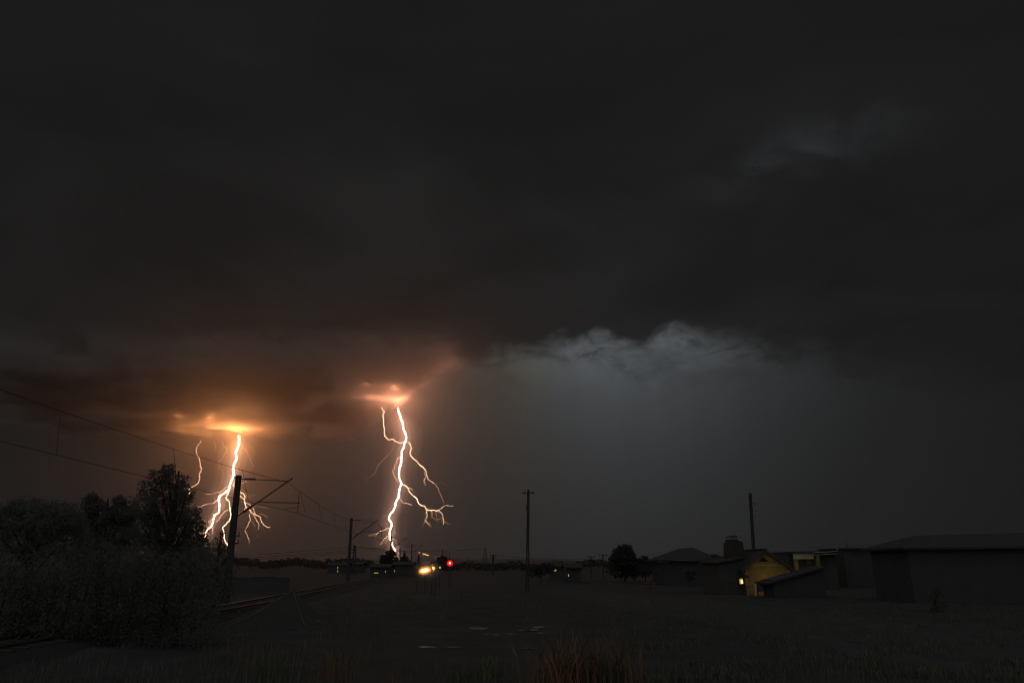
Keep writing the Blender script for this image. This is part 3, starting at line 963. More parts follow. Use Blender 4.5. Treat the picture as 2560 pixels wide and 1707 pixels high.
flood(1080, 1420.5, 61, 7.4 / F * 60, 4.8 / F * 60, 0.12, 'smaller blazing amber lamp touching the right end of the large one')
pm = at(1068, 1424, 60)
mi = air('halo', MB().ball((0, 0, 0), 1.5, 0.9, 1.1, 24, 14, 0.12), 0.3, 0.2, 'added mist glowing amber round the two lamps')  # volume added to spread a glow round the lamps
mi.location = (pm.x, 60.0, pm.z)
mt_ = NT(mi.data.materials[0].node_tree)
rad_ = mt_.n('ShaderNodeVectorMath', operation='LENGTH')
mt_.put(rad_.inputs[0], mt_.vm('MULTIPLY', mt_.n('ShaderNodeTexCoord').outputs['Object'], (1 / 1.45, 1 / 0.88, 1 / 1.05)))
vn_ = [q for q in mi.data.materials[0].node_tree.nodes if q.type == 'PRINCIPLED_VOLUME'][0]
mt_.put(vn_.inputs['Density'], mt_.m('MULTIPLY', mt_.m('POWER', mt_.m('SUBTRACT', 1.0, rad_.outputs['Value'], clamp=True), 2.0), 1.8))
p = at(1086, 1423, 61.5)
t = thing('track_sign', 'narrow dark sign post standing just behind the smaller amber lamp', 'sign', (p.x, 62.5, 0))
q = at(1085.2, 1401.5, 62.5)
MB().tube([(p.x, 62.5, -0.1), (p.x, 62.5, q.z)], 0.035, 6).build('post', 'steel', t)
MB().box(q.x - 0.07, q.x + 0.07, 62.4, 62.46, q.z - 0.38, q.z + 0.02).build('plate', 'black', t)
p = at(1100, 1418, 75)
t = thing('lantern', 'tiny white lantern on a short post right of the amber lamps', 'lamp', (p.x, 75, 0))
MB().tube([(p.x, 75, -0.1), (p.x, 75, p.z - 0.05)], 0.03, 6).build('post', 'steel', t)
MB().ball((p.x, 74.95, p.z), 0.05, 0.05, 0.10, 10, 6).build('bulb', 'win_yellow', t)
# red signal
p = at(1124.7, 1407, 80)
t = thing('railway_signal', 'railway signal glowing bright red in front of the far masts', 'signal', (p.x, 80, 0))
MB().tube([(p.x, 80.2, -0.1), (p.x, 80.2, p.z - 0.2)], 0.07, 8).build('post', 'steel', t)
hd = MB()
hd.tube([(p.x, 80.14, p.z), (p.x, 80.3, p.z)], 0.44, 24)
hd.build('backboard', 'black', t)
ln = MB().ball((p.x, 80.1, p.z), 0.32, 0.08, 0.32, 20, 10).build('lens', 'red_rim', t, True)
bb = MB().ball((p.x, 80.0, p.z), 0.105, 0.06, 0.105, 14, 8).build('bulb', 'red_core', ln, True)
bb.location = (0, 0, 0)
hh = MB()
n = 12
hv_ = []
for k in range(n + 1):
    a = math.pi * k / n
    for (r_, yy) in ((0.40, 80.12), (0.40, 79.92), (0.415, 79.92), (0.415, 80.12)):
        hv_.append((p.x + r_ * math.cos(a), yy, p.z + r_ * math.sin(a)))
hf_ = []
for k in range(n):
    for j in range(4):
        hf_.append((k * 4 + j, k * 4 + (j + 1) % 4, k * 4 + 4 + (j + 1) % 4, k * 4 + 4 + j))
obj('hood', hv_, hf_, 'black', t)
# lamplight glinting on a wire over the track, made as glowing pieces
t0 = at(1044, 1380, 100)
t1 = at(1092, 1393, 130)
glint_wire = thing('wire_glints', 'row of tiny glowing pieces for amber glints on a slanting wire above the amber lamps', 'wire glints', (t0.x, 100, t0.z))
MB().tube([t0, at(1068, 1386.5, 113), t1], 0.016, 5).build('cable', 'wire', glint_wire)
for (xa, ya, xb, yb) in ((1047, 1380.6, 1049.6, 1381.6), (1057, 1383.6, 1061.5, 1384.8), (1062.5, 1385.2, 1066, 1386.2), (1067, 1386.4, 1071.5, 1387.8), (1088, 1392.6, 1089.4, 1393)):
    MB().tube([at(xa, ya, 106), at(xb, yb, 108)], 0.055 if xa < 1080 else 0.03, 6).build('bulb', 'amber_glint', glint_wire)  # no bulb: glowing piece for a glint on the wire

# ================================================================== BUILDINGS
def wpoly(pts, Y):
    return [(at(x, y, Y).x, at(x, y, Y).z) for x, y in pts]

def slab(name, a, b, y0, y1, th, m, parent):
    """sloping slab between (x,z) points a and b, from y0 to y1, thickness th"""
    ax_, az_ = a
    bx_, bz_ = b
    return MB().prism([(ax_, az_), (bx_, bz_), (bx_, bz_ + th), (ax_, az_ + th)], y0, y1).build(name, m, parent)

# --- the yellow-lit house
Yh = 60.0
hw = thing('house', 'small gabled house with its plaster front lit yellow', 'house', (at(1918, 1480, Yh).x, Yh, 0))
xl, xr = at(1866.5, 1450, Yh).x, at(1973, 1450, Yh).x
pk = at(1912, 1381, Yh)
el_z, er_z = at(1866.5, 1421, Yh).z, at(1973, 1421, Yh).z
MB().prism([(xl, -0.2), (xr, -0.2), (xr, er_z), (pk.x, pk.z), (xl, el_z)], Yh, Yh + 6.5).build('wall', 'plaster', hw)
ro = thing  # keep name short
kx = pk.x
ls = (kx - xl) + 0.42
rs = (xr - kx) + 0.42
sl = (pk.z - el_z) / (kx - xl)
sr = (pk.z - er_z) / (xr - kx)
slab('roof', (kx - ls, pk.z + 0.03 - sl * ls), (kx, pk.z + 0.03), Yh - 0.35, Yh + 6.8, 0.20, 'roof', hw)
rr = slab('roof', (kx + rs, pk.z + 0.03 - sr * rs), (kx + 0.002, pk.z + 0.03), Yh - 0.35, Yh + 6.8, 0.20, 'roof', hw)
MB().tube([(kx, Yh - 0.36, pk.z + 0.22), (kx, Yh + 6.8, pk.z + 0.22)], 0.11, 8).build('ridge_tile', 'roof', hw)
v1, v2, v3 = at(1896, 1403, Yh - 0.01), at(1922, 1403, Yh - 0.01), at(1908, 1393, Yh - 0.01)
MB().prism([(v1.x, v1.z), (v2.x, v2.z), (v3.x, v3.z)], Yh - 0.05, Yh + 0.02).build('gable_vent', 'hole', hw)
for k in range(1):
    a, b = at(1877, 1411, Yh), at(1963, 1415, Yh)
    MB().box(a.x, b.x, Yh - 0.035, Yh + 0.01, a.z - 0.05, a.z + 0.02).build('string_course', 'trim', hw)
# corner pier at the right, downpipe and rail at the left
a, b = at(1963, 1424, Yh), at(1973, 1424, Yh)
MB().box(a.x, b.x + 0.05, Yh - 0.14, Yh - 0.002, -0.1, a.z).build('corner_pier', 'plaster', hw)
a = at(1866, 1441, Yh - 0.2)
MB().tube([(a.x, Yh - 0.2, -0.1), (a.x, Yh - 0.2, a.z), (a.x + 0.02, Yh - 0.05, a.z + 0.5)], 0.045, 7).build('downpipe', 'trim', hw)
a, b = at(1866, 1464.5, Yh - 0.3), at(1885, 1467.5, Yh - 0.3)
MB().tube([a, b], 0.025, 5).build('handrail', 'steel', hw)
a, b = at(1858, 1437, Yh - 0.9), at(1875, 1444, Yh - 0.9)
MB().prism([(a.x, a.z), (b.x, b.z), (b.x, b.z + 0.08), (a.x, a.z + 0.12)], Yh - 0.9, Yh - 0.002).build('porch_canopy', 'roof', hw)
c0 = at(1873, 1445, Yh - 0.8)
MB().tube([c0, c0 + Vector((0.05, 0, -0.1)), c0 + Vector((0.03, 0, -0.22)), c0 + Vector((-0.04, 0, -0.28))], 0.025, 6).build('hook', 'steel', hw)
a = at(1859, 1428, Yh - 0.4)
MB().tube([a, a + Vector((0.02, 0, -0.12)), a + Vector((0.09, 0, -0.2))], 0.022, 5).build('gutter_bracket', 'trim', hw)
# the crossing bit of pale flashing on the gable
a, b = at(1944, 1421, Yh - 0.03), at(1950, 1424.5, Yh - 0.03)
MB().tube([a, b], 0.018, 5).build('flashing', 'pipe', hw)

# annex at the left of the house with the lit window
an = thing('annex', 'dark annex left of the yellow-lit house with one glowing window', 'outbuilding', (at(1845, 1480, Yh + 0.6).x, Yh + 0.6, 0))
xa, xb = at(1800, 1450, Yh + 0.6).x, at(1865, 1450, Yh + 0.6).x
za, zb = at(1800, 1409, Yh + 0.6).z, at(1865, 1396, Yh + 0.6).z
MB().prism([(xa, -0.2), (xb, -0.2), (xb, zb), (xa, za)], Yh + 0.6, Yh + 6).build('wall', 'darkwall', an)
slab('roof', (xa - 0.2, za + 0.02), (xb - 0.02, zb + 0.02), Yh + 0.3, Yh + 6.2, 0.14, 'roof', an)
a, b = at(1849, 1459, Yh + 0.55), at(1856.5, 1445, Yh + 0.55)
wf = MB().box(a.x - 0.05, b.x + 0.05, Yh + 0.5, Yh + 0.598, a.z - 0.05, b.z + 0.05).build('window_frame', 'wood', an)
wp = MB().box(a.x + 0.10, b.x - 0.01, Yh + 0.485, Yh + 0.498, a.z + 0.02, b.z - 0.12).build('pane', 'win_yellow', wf)
wp.location = (0, 0, 0)
wp2 = MB().box(a.x, a.x + 0.085, Yh + 0.485, Yh + 0.498, a.z, b.z - 0.05).build('pane', 'win_dim', wf)
wp2.location = (0, 0, 0)
wp3 = MB().box(a.x + 0.10, b.x - 0.02, Yh + 0.485, Yh + 0.498, b.z - 0.09, b.z - 0.01).build('pane', 'win_dim', wf)
wp3.location = (0, 0, 0)

# chimney block behind the annex
ch = thing('chimney', 'stout dark chimney with a tilted metal cap behind the annex', 'chimney', (at(1838, 1400, Yh + 3).x, Yh + 3, 0))
Yc = Yh + 2.2
MB().prism(wpoly([(1818, 1408), (1862, 1408), (1861, 1376), (1857, 1354), (1845, 1350), (1843, 1347.5), (1823, 1347.5), (1822, 1355), (1818, 1356)], Yc), Yc, Yc + 1.1).build('stack', 'brick', ch)
a = at(1833.5, 1343, Yc)
MB().prism(wpoly([(1820, 1342.5), (1847, 1341.5), (1834, 1337)], Yc), Yc - 0.05, Yc + 1.1).build('cap', 'steel', ch)
for x in (1824, 1842):
    p, q = at(x, 1348, Yc), at(x, 1341.5, Yc)
    for yy in (Yc + 0.1, Yc + 0.95):
        MB().tube([(p.x, yy, p.z - 0.03), (p.x, yy, q.z)], 0.018, 5).build('cap_leg', 'steel', ch)

# lean-to shed in front of the house
Ys = 55.5
sh = thing('lean_to_shed', 'dark lean-to shed with sloping roof in front of the yellow-lit house', 'shed', (at(1950, 1480, Ys).x, Ys, 0))
r0, r1 = at(1888, 1454.5, Ys + 2.6), at(2060, 1416, Ys)
slab('roof', (r0.x - 0.05, r0.z - 0.1), (r1.x, r1.z - 0.1), Ys - 0.3, Ys + 2.6, 0.12, 'roof', sh)
q = at(1932, 1450, Ys)
MB().prism([(q.x, -0.1), (r1.x - 0.1, -0.1), (r1.x - 0.1, r1.z - 0.13), (q.x, at(1932, 1444.5, Ys).z - 0.13)], Ys, Ys + 2.3).build('wall', 'darkwall', sh)
p = at(1894, 1460, Ys)
MB().box(p.x - 0.07, p.x + 0.0, Ys + 0.0, Ys + 0.1, -0.1, r0.z - 0.08).build('post', 'wood', sh)
tb = MB()
a, b = at(1896, 1479, Ys + 1.6), at(1930, 1456, Ys + 1.6)
tv, tf = [], []
for i in range(9):
    for j in range(6):
        x = a.x + (b.x - a.x) * i / 8
        z = a.z + (b.z - a.z) * j / 5
        tv.append((x, Ys + 1.6 + 0.06 * math.sin(i * 1.7) + 0.03 * math.sin(j * 2 + i), z))
for i in range(8):
    for j in range(5):
        k = i * 6 + j
        tf.append((k, k + 6, k + 7, k + 1))
tvb = [(x, y + 0.02, z) for x, y, z in tv]
obj('hanging_tarpaulin', tv + tvb, tf + [tuple(i + len(tv) for i in reversed(q)) for q in tf], 'tarp', sh, True)

# yard lamp between shed and house, hidden from view by the shed wall
lx = at(1950, 1465, 58.7)
yl = thing('yard_lamp', 'low yard lamp behind the shed that lights the house front', 'lamp', (lx.x, 58.7, 0))
MB().tube([(lx.x, 58.7, -0.1), (lx.x, 58.7, 0.75)], 0.035, 8).build('post', 'steel', yl)
MB().ball((lx.x, 58.7, 0.84), 0.07, 0.07, 0.09, 12, 8).build('bulb', 'win_yellow', yl, True)
d = bpy.data.lights.new('yard_lamp_light', 'POINT')
d.energy = 17
d.color = (1.0, 0.60, 0.12)
d.shadow_soft_size = 0.12
o = bpy.data.objects.new('yard_lamp_light', d)
C.objects.link(o)
o.parent = yl
o.location = (-0.5, -0.25, 0.85)
# bright door post left of the tarpaulin
p = at(1890.3, 1478, 59.2)
gp = thing('gate_post', 'pale yellow-lit gate post at the left end of the shed', 'post', (p.x, 59.2, 0))
q = at(1890.3, 1457, 59.2)
MB().box(p.x - 0.13, p.x + 0.10, 59.12, 59.3, -0.1, q.z).build('post', 'trim', gp)
MB().box(p.x - 0.16, p.x + 0.13, 59.09, 59.33, q.z, q.z + 0.05).build('cap', 'trim', gp)

# --- second building with lit fascia
Yb = 72.0
sb = thing('flat_roof_building', 'flat-roofed building right of the house with a pale lit fascia', 'building', (at(2030, 1440, Yb).x, Yb, 0))
a, b = at(1983, 1440, Yb).x, at(2105, 1440, Yb).x
zt = at(2030, 1384, Yb).z
MB().box(a + 0.05, b, Yb + 0.9, Yb + 6, -0.2, zt - 0.03).build('wall', 'darkwall', sb)
p, q = at(1982, 1379, Yb), at(2098, 1377, Yb)
MB().prism([(p.x - 0.1, zt), (q.x + 0.2, zt), (q.x + 0.2, zt + 0.30), (p.x - 0.1, zt + 0.22)], Yb - 0.15, Yb + 6.2).build('roof', 'roof', sb)
p, q = at(1995, 1385.5, Yb), at(2034, 1397, Yb)
MB().box(p.x - 0.5, q.x, Yb - 0.08, Yb + 0.05, q.z, zt - 0.003).build('fascia', 'trim', sb)
p = at(1990, 1387, Yb)
MB().box(p.x - 0.2, p.x + 0.15, Yb + 0.07, Yb + 0.35, -0.1, zt - 0.005).build('pillar', 'plaster', sb)
MB().box(q.x + 0.3, q.x + 0.6, Yb + 0.07, Yb + 0.35, -0.1, zt - 0.005).build('pillar', 'plaster', sb)
p, q = at(2016, 1412, Yb + 0.85), at(2026, 1398, Yb + 0.85)
MB().box(p.x, q.x, Yb + 0.82, Yb + 0.897, p.z, q.z).build('window', 'tarp', sb)
for (y0_, y1_, r_) in ((1379.5, 1376.5, 0.035), (1385.5, 1382.5, 0.03)):
    MB().tube([at(2032, y0_ + 2, Yb - 0.3), at(2092, y1_ + 1, Yb - 0.3)], r_, 6).build('roof_pipe', 'pipe', sb)
pe = at(2093.5, 1378, Yb - 0.3)
MB().tube([pe, pe + Vector((0, 0, 0.28))], 0.09, 8).build('vent_stub', 'plaster', sb)
d = bpy.data.lights.new('porch_light', 'POINT')
d.energy = 9
d.color = (1.0, 0.75, 0.22)
d.shadow_soft_size = 0.1
pl = at(2012, 1408, Yb - 1.0)
bl = thing('porch_lamp', 'small porch lamp under the lit fascia, hidden behind the house roof', 'lamp', (pl.x, Yb - 1.2, 0))
MB().tube([(pl.x, Yb - 1.2, -0.1), (pl.x, Yb - 1.2, 1.4)], 0.03, 6).build('post', 'steel', bl)
MB().ball((pl.x, Yb - 1.2, 1.47), 0.06, 0.06, 0.08, 10, 6).build('bulb', 'win_dim', bl, True)
o = bpy.data.objects.new('porch_light', d)
C.objects.link(o)
o.parent = bl
o.location = (0, -0.2, 1.5)
p, q = at(2045, 1440, Yb - 0.9), at(2075, 1440, Yb - 0.9)

# low wall with broken bricks between house and second building
p, q = at(1976, 1440, 61.5), at(2000, 1440, 61.5)
lw = thing('brick_lean_wall', 'low rough brick wall right of the yellow house corner', 'wall', (p.x, 61.5, 0))
bm_ = None
for r_ in range(11):
    for k in range(5):
        x = p.x + 0.02 + k * 0.21 + (0.1 if r_ % 2 else 0)
        if bm_ is None:
            o = MB().box(0, 0.2, 0, 0.12, 0, 0.16).build('brick', 'brick', lw)
            bm_ = o.data
        else:
            o = bpy.data.objects.new('brick', bm_)
            C.objects.link(o)
            o.parent = lw
        o.location = Vector((x, 61.5 + 0.015 * math.sin(k * 3 + r_), -0.1 + r_ * 0.175)) - Vector((p.x, 61.5, 0))

# --- hipped-roof house
Yk = 85.0
hr = thing('house', 'wide low house with a dark hipped roof left of the chimney', 'house', (at(1727, 1450, Yk).x, Yk, 0))
e0, e1 = at(1648, 1399, Yk), at(1806, 1400, Yk)
rg0, rg1 = at(1696, 1371, Yk + 4), at(1730, 1367.5, Yk + 4)
zb = e0.z
hv2 = [(e0.x, Yk, zb), (e1.x, Yk, zb), (e1.x, Yk + 8, zb), (e0.x, Yk + 8, zb), (rg0.x, Yk + 4, rg0.z), (rg1.x, Yk + 4, rg1.z),
       (e0.x, Yk, zb - 0.15), (e1.x, Yk, zb - 0.15), (e1.x, Yk + 8, zb - 0.15), (e0.x, Yk + 8, zb - 0.15)]
hf2 = [(0, 1, 5, 4), (1, 2, 5), (2, 3, 4, 5), (3, 0, 4), (0, 6, 7, 1), (1, 7, 8, 2), (2, 8, 9, 3), (3, 9, 6, 0), (6, 9, 8, 7)]
obj('roof', hv2, hf2, 'roof', hr)
MB().box(e0.x + 0.5, e1.x - 0.5, Yk + 0.5, Yk + 7.5, -0.2, zb - 0.16).build('wall', 'darkwall', hr)
a, b = at(1687, 1400.5, Yk - 0.12), at(1740, 1401.8, Yk - 0.12)
MB().tube([a, b], 0.05, 7).build('gutter', 'gutter', hr)
a, b = at(1649, 1404, Yk - 1.5), at(1670, 1404.5, Yk - 1.5)
sg = thing('awning', 'thin pale awning edge at the left end of the hipped-roof house', 'awning', (a.x, Yk - 1.5, 0))
MB().box(a.x, b.x, Yk - 1.5, Yk - 0.3, a.z - 0.03, a.z + 0.03).build('canopy', 'gutter', sg)
for xx in (a.x + 0.05, b.x - 0.05):
    MB().tube([(xx, Yk - 1.45, -0.1), (xx, Yk - 1.45, a.z)], 0.03, 5).build('post', 'steel', sg)

# --- big shed roof at the right edge
Yr = 48.0
bs = thing('barn', 'big dark barn with a long roof filling the right edge', 'barn', (at(2430, 1450, Yr).x, Yr, 0))
p0, p1, p2, p3 = at(2258, 1368, Yr), at(2284, 1339, Yr + 3), at(2720, 1325, Yr + 3), at(2760, 1370, Yr)
hv2 = [(p0.x, Yr, p0.z), (p3.x, Yr, p0.z + 0.1), (p3.x, Yr + 6, p0.z + 0.1), (p0.x, Yr + 6, p0.z), (p1.x, Yr + 3, p1.z), (p2.x, Yr + 3, p2.z)]
hv2 += [(x, y, z - 0.14) for x, y, z in hv2[:4]]
obj('roof', hv2, hf2, 'roof', bs)
MB().box(p0.x + 0.5, p3.x - 0.5, Yr + 0.5, Yr + 5.5, -0.2, p0.z - 0.142).build('wall', 'darkwall', bs)
# --- low building behind, with a dim brownish panel
Yl = 78.0
lb = thing('low_building', 'low dark building with a dim brown panel between flat roof and barn', 'building', (at(2180, 1440, Yl).x, Yl, 0))
p, q = at(2108, 1373, Yl), at(2262, 1373, Yl)
MB().box(p.x, q.x, Yl, Yl + 6, -0.2, p.z).build('wall', 'darkwall', lb)
MB().prism([(p.x - 0.2, p.z + 0.01), (q.x + 0.2, p.z + 0.01), (q.x + 0.2, p.z + 0.2), (p.x - 0.2, p.z + 0.14)], Yl - 0.3, Yl + 6.3).build('roof', 'roof', lb)
a, b = at(2130, 1387, Yl - 0.03), at(2162, 1375, Yl - 0.03)
MB().box(a.x, b.x, Yl - 0.05, Yl - 0.002, a.z, b.z).build('shutter', 'brick', lb)
a, b = at(2176, 1385, Yl - 0.03), at(2196, 1376, Yl - 0.03)
MB().box(a.x, b.x, Yl - 0.05, Yl - 0.002, a.z, b.z).build('window', 'glassdark', lb)

# --- far lit houses
def cottage(x0, x1, yeave, yridge, Y, label, panes, cat='house'):
    a, b = at(x0, yeave, Y), at(x1, yeave, Y)
    zr = at(x0, yridge, Y).z
    t = thing('cottage', label, cat, ((a.x + b.x) / 2, Y, 0))
    MB().box(a.x, b.x, Y, Y + 5, -0.2, a.z).build('wall', 'darkwall', t)
    y0_, y1_ = Y - 0.4, Y + 5.4
    ym = Y + 2.5
    v = [(a.x - 0.3, y0_, a.z), (b.x + 0.3, y0_, a.z), (b.x + 0.3, y1_, a.z), (a.x - 0.3, y1_, a.z), (a.x - 0.3, ym, zr), (b.x + 0.3, ym, zr)]
    v += [(x, y, z + 0.14) for x, y, z in v]
    f = [(0, 1, 5, 4), (2, 3, 4, 5), (6, 10, 11, 7), (8, 11, 10, 9), (0, 6, 7, 1), (2, 8, 9, 3), (0, 4, 10, 6), (4, 3, 9, 10), (1, 7, 11, 5), (5, 11, 8, 2)]
    obj('roof', v, f, 'roof', t)
    for (wx0, wx1, wy0, wy1, m) in panes:
        p, q = at(wx0, wy1, Y - 0.03), at(wx1, wy0, Y - 0.03)
        fr = MB().box(p.x - 0.06, q.x + 0.06, Y - 0.045, Y - 0.002, p.z - 0.06, q.z + 0.06).build('window', 'wood', t)
        pn = MB().box(p.x, q.x, Y - 0.07, Y - 0.047, p.z, q.z).build('pane', m, fr)
        pn.location = (0, 0, 0)
    return t
cottage(820, 868, 1413, 1406.5, 180, 'far dark cottage with two narrow yellow lights, left of the second mast', [(843.6, 845.2, 1415.5, 1420.5, 'win_dim'), (843.7, 845.1, 1424, 1430, 'win_dim')])
cottage(869.5, 905, 1411, 1405, 190, 'far dark cottage with thin white lights, behind the foot of the second mast', [(881.5, 882.8, 1419, 1423.5, 'win_white'), (881.8, 882.6, 1426, 1431, 'win_dim')])
cottage(926, 972, 1418, 1411, 120, 'low far cottage with a greenish yellow strip window left of the small tree', [(935, 946, 1430.3, 1433, 'win_green'), (962.8, 964.6, 1426.5, 1430, 'win_white')])
cottage(984, 1030, 1412, 1405, 140, 'far dark cottage behind the conical shrub', [(986, 987, 1424, 1429, 'win_dim')])
cottage(1376, 1414, 1417.5, 1408, 110, 'far cottage with one orange lit window right of the slotted pole', [(1384.5, 1390.5, 1422.5, 1427, 'win_amber')])
cottage(1416, 1452, 1420, 1410, 95, 'far cottage with one narrow white lit window, second right of the slotted pole', [(1420.5, 1422.3, 1434.5, 1440.5, 'win_white')])

# --- church tower with spire
Yt = 420.0
a, b = at(1043, 1405, Yt), at(1049, 1405, Yt)
ct = thing('church_tower', 'slim church tower with a pointed spire far behind the amber lamps', 'church', ((a.x + b.x) / 2, Yt, 0))
w = b.x - a.x
zt_, zs = at(1046, 1392, Yt).z, at(1046, 1381.5, Yt).z
MB().box(a.x, b.x, Yt, Yt + w, -0.2, zt_).build('tower', 'darkwall', ct)
cx = (a.x + b.x) / 2
v = [(a.x - 0.1, Yt - 0.1, zt_ + 0.002), (b.x + 0.1, Yt - 0.1, zt_ + 0.002), (b.x + 0.1, Yt + w + 0.1, zt_ + 0.002), (a.x - 0.1, Yt + w + 0.1, zt_ + 0.002)]
v += [(cx + (x - cx) * 0.42, Yt + w / 2 + (y - Yt - w / 2) * 0.42, zt_ + (zs - zt_) * 0.3) for x, y, z in v[:4]] + [(cx, Yt + w / 2, zs)]
obj('spire', v, [(0, 1, 5, 4), (1, 2, 6, 5), (2, 3, 7, 6), (3, 0, 4, 7), (4, 5, 8), (5, 6, 8), (6, 7, 8), (7, 4, 8), (3, 2, 1, 0)], 'roof', ct)
MB().box(cx - 0.25, cx + 0.25, Yt - 0.06, Yt - 0.002, zt_ - 1.6, zt_ - 0.6).build('belfry_opening', 'hole', ct)

# ================================================================== VEGETATION
def leaves(clumps, n, size, seed, shell=0.55):
    """leaf quads spread through ragged ellipsoid clumps -> verts, faces"""
    g = np.random.default_rng(seed)
    cl_ = np.array([c[:3] for c in clumps], float)
    rd = np.array([c[3:6] for c in clumps], float)
    wgt = rd.prod(1) ** 0.6
    idx = g.choice(len(clumps), n, p=wgt / wgt.sum())
    d = g.normal(size=(n, 3))
    d /= np.linalg.norm(d, axis=1)[:, None]
    # lumpy radius: little twig groups
    k = 26
    tw = g.normal(size=(k, 3))
    tw /= np.linalg.norm(tw, axis=1)[:, None]
    dot = (d @ tw.T).max(1)
    rr_ = (shell + (1 - shell) * g.random(n)) * (0.62 + 0.62 * np.clip((dot - 0.82) / 0.18, 0, 1) ** 1.5)
    c = cl_[idx] + d * rd[idx] * rr_[:, None]
    u = g.normal(size=(n, 3))
    u /= np.linalg.norm(u, axis=1)[:, None]
    w_ = np.cross(u, g.normal(size=(n, 3)))
    w_ /= np.linalg.norm(w_, axis=1)[:, None]
    s = size * g.uniform(0.6, 1.4, n)[:, None]
    v = np.stack([c - u * s, c + w_ * s * 0.45, c + u * s, c - w_ * s * 0.45], 1).reshape(-1, 3)
    f = np.arange(n * 4).reshape(-1, 4)
    return v, f

def crown(name, clumps, n, size, seed, m, parent, shell=0.55):
    v, f = leaves(clumps, n, size, seed, shell)
    me = bpy.data.meshes.new(name)
    me.from_pydata(v.tolist(), [], f.tolist())
    me.materials.append(M[m])
    o = bpy.data.objects.new(name, me)
    C.objects.link(o)
    if parent is not None:
        o.parent = parent
        o.location = -Vector(parent.location)
    return o

def tree(name, label, cat, base, clumps, n, size, seed, m='leaf', r=0.12, group=None, shell=0.55):
    t = thing(name, label, cat, base, group)
    top = max(c[2] for c in clumps)
    tr = MB()
    bx_, by_ = base[0], base[1]
    mx = sum(c[0] for c in clumps) / len(clumps)
    my = sum(c[1] for c in clumps) / len(clumps)
    tr.tube([(bx_, by_, -0.1), (bx_ + (mx - bx_) * 0.3, by_, top * 0.35), (bx_ + (mx - bx_) * 0.7, by_ + (my - by_) * 0.7, top * 0.7), (mx, my, top)], [r, r * 0.8, r * 0.5, r * 0.15], 7)
    for c in clumps[:10]:
        h = c[2] * 0.55
        s = Vector((bx_ + (mx - bx_) * 0.5, by_, h))
        tr.tube([s, s.lerp(Vector(c[:3]), 0.5) + Vector((0, 0, 0.1)), Vector(c[:3])], [r * 0.4, r * 0.28, r * 0.1], 5)
    tr.build('trunk', 'bark', t)
    crown('crown', clumps, n, size, seed, m, t, shell)
    return t

def pclumps(lst, Y, sy=None, seed=1):
    """clumps from (px, py, rx_px, ry_px) at about distance Y"""
    r = random.Random(seed)
    out = []
    for (x, y, rx, ry) in lst:
        YY = Y + r.uniform(-0.6, 0.6) * Y * 0.03
        p = at(x, y, YY)
        out.append((p.x, p.y, p.z, rx / F * Y, (sy or rx) / F * Y, ry / F * Y))
    return out

big = pclumps([(420, 1175, 20, 18), (398, 1192, 30, 22), (442, 1205, 32, 24), (375, 1225, 32, 26), (430, 1235, 50, 32), (465, 1240, 26, 18), (360, 1265, 36, 30),
               (420, 1285, 64, 42), (478, 1288, 30, 22), (355, 1315, 46, 40), (430, 1340, 70, 48), (490, 1318, 30, 18), (480, 1365, 40, 34), (370, 1380, 60, 48), (440, 1410, 70, 46), (500, 1400, 36, 30), (505, 1345, 18, 13), (400, 1450, 90, 60), (480, 1470, 60, 50), (340, 1460, 80, 60)], 33, seed=3)
tree('tree', 'big ragged dark tree at left, under the longest thin filament', 'tree', (at(425, 1405, 33).x, 33, 0), big, 40000, 0.05, 11, 'leaf', 0.2)
low = pclumps([(512, 1362, 18, 12), (552, 1366, 16, 10), (556, 1332, 7, 7), (545, 1345, 10, 6), (535, 1385, 40, 20), (568, 1390, 18, 20), (520, 1420, 44, 36), (565, 1425, 28, 36), (530, 1470, 50, 40), (565, 1470, 30, 40)], 36, seed=4)
tree('tree', 'smaller leafy tree between big tree and nearest mast, lightning forks behind it', 'tree', (at(545, 1405, 36).x, 36, 0), low, 4200, 0.045, 12, 'leafpale', 0.11)
lf1 = pclumps([(235, 1262, 30, 24), (262, 1290, 40, 28), (300, 1252, 20, 14), (310, 1285, 40, 30), (225, 1310, 50, 34), (290, 1340, 60, 46), (240, 1380, 70, 50), (232, 1244, 14, 14)], 29, seed=5)
tree('tree', 'mid-size dark tree directly left of the big ragged tree', 'tree', (at(270, 1405, 29).x, 29, 0), lf1, 20000, 0.045, 13, 'leaf', 0.14)
lf2 = pclumps([(60, 1270, 60, 26), (140, 1275, 60, 22), (20, 1300, 60, 34), (110, 1310, 70, 36), (175, 1300, 40, 26), (60, 1350, 90, 46), (150, 1360, 80, 46), (-60, 1290, 70, 40)], 26, seed=6)
tree('tree', 'wide low dark tree at the far left edge', 'tree', (at(90, 1405, 26).x, 26, 0), lf2, 22000, 0.042, 14, 'leaf', 0.16)
hd_ = [(x, 1430 + 12 * math.sin(x * 0.02) + dy, 70, 66) for x in range(-40, 540, 50) for dy in (0, 75, 150)]
hb = thing('hedge', 'dark hedge along the bottom of the trees at left', 'hedge', (at(240, 1405, 24).x, 24, 0))
crown('foliage', pclumps(hd_, 24, seed=8), 40000, 0.042, 15, 'leaf', hb, 0.4)
st_ = MB()
for x in range(-20, 500, 40):
    p = at(x, 1405, 24)
    st_.tube([(p.x, 24, -0.1), (p.x + 0.05, 24.05, 1.2), (p.x + 0.15, 24, 2.0)], [0.04, 0.03, 0.015], 5)
st_.build('stems', 'bark', hb)

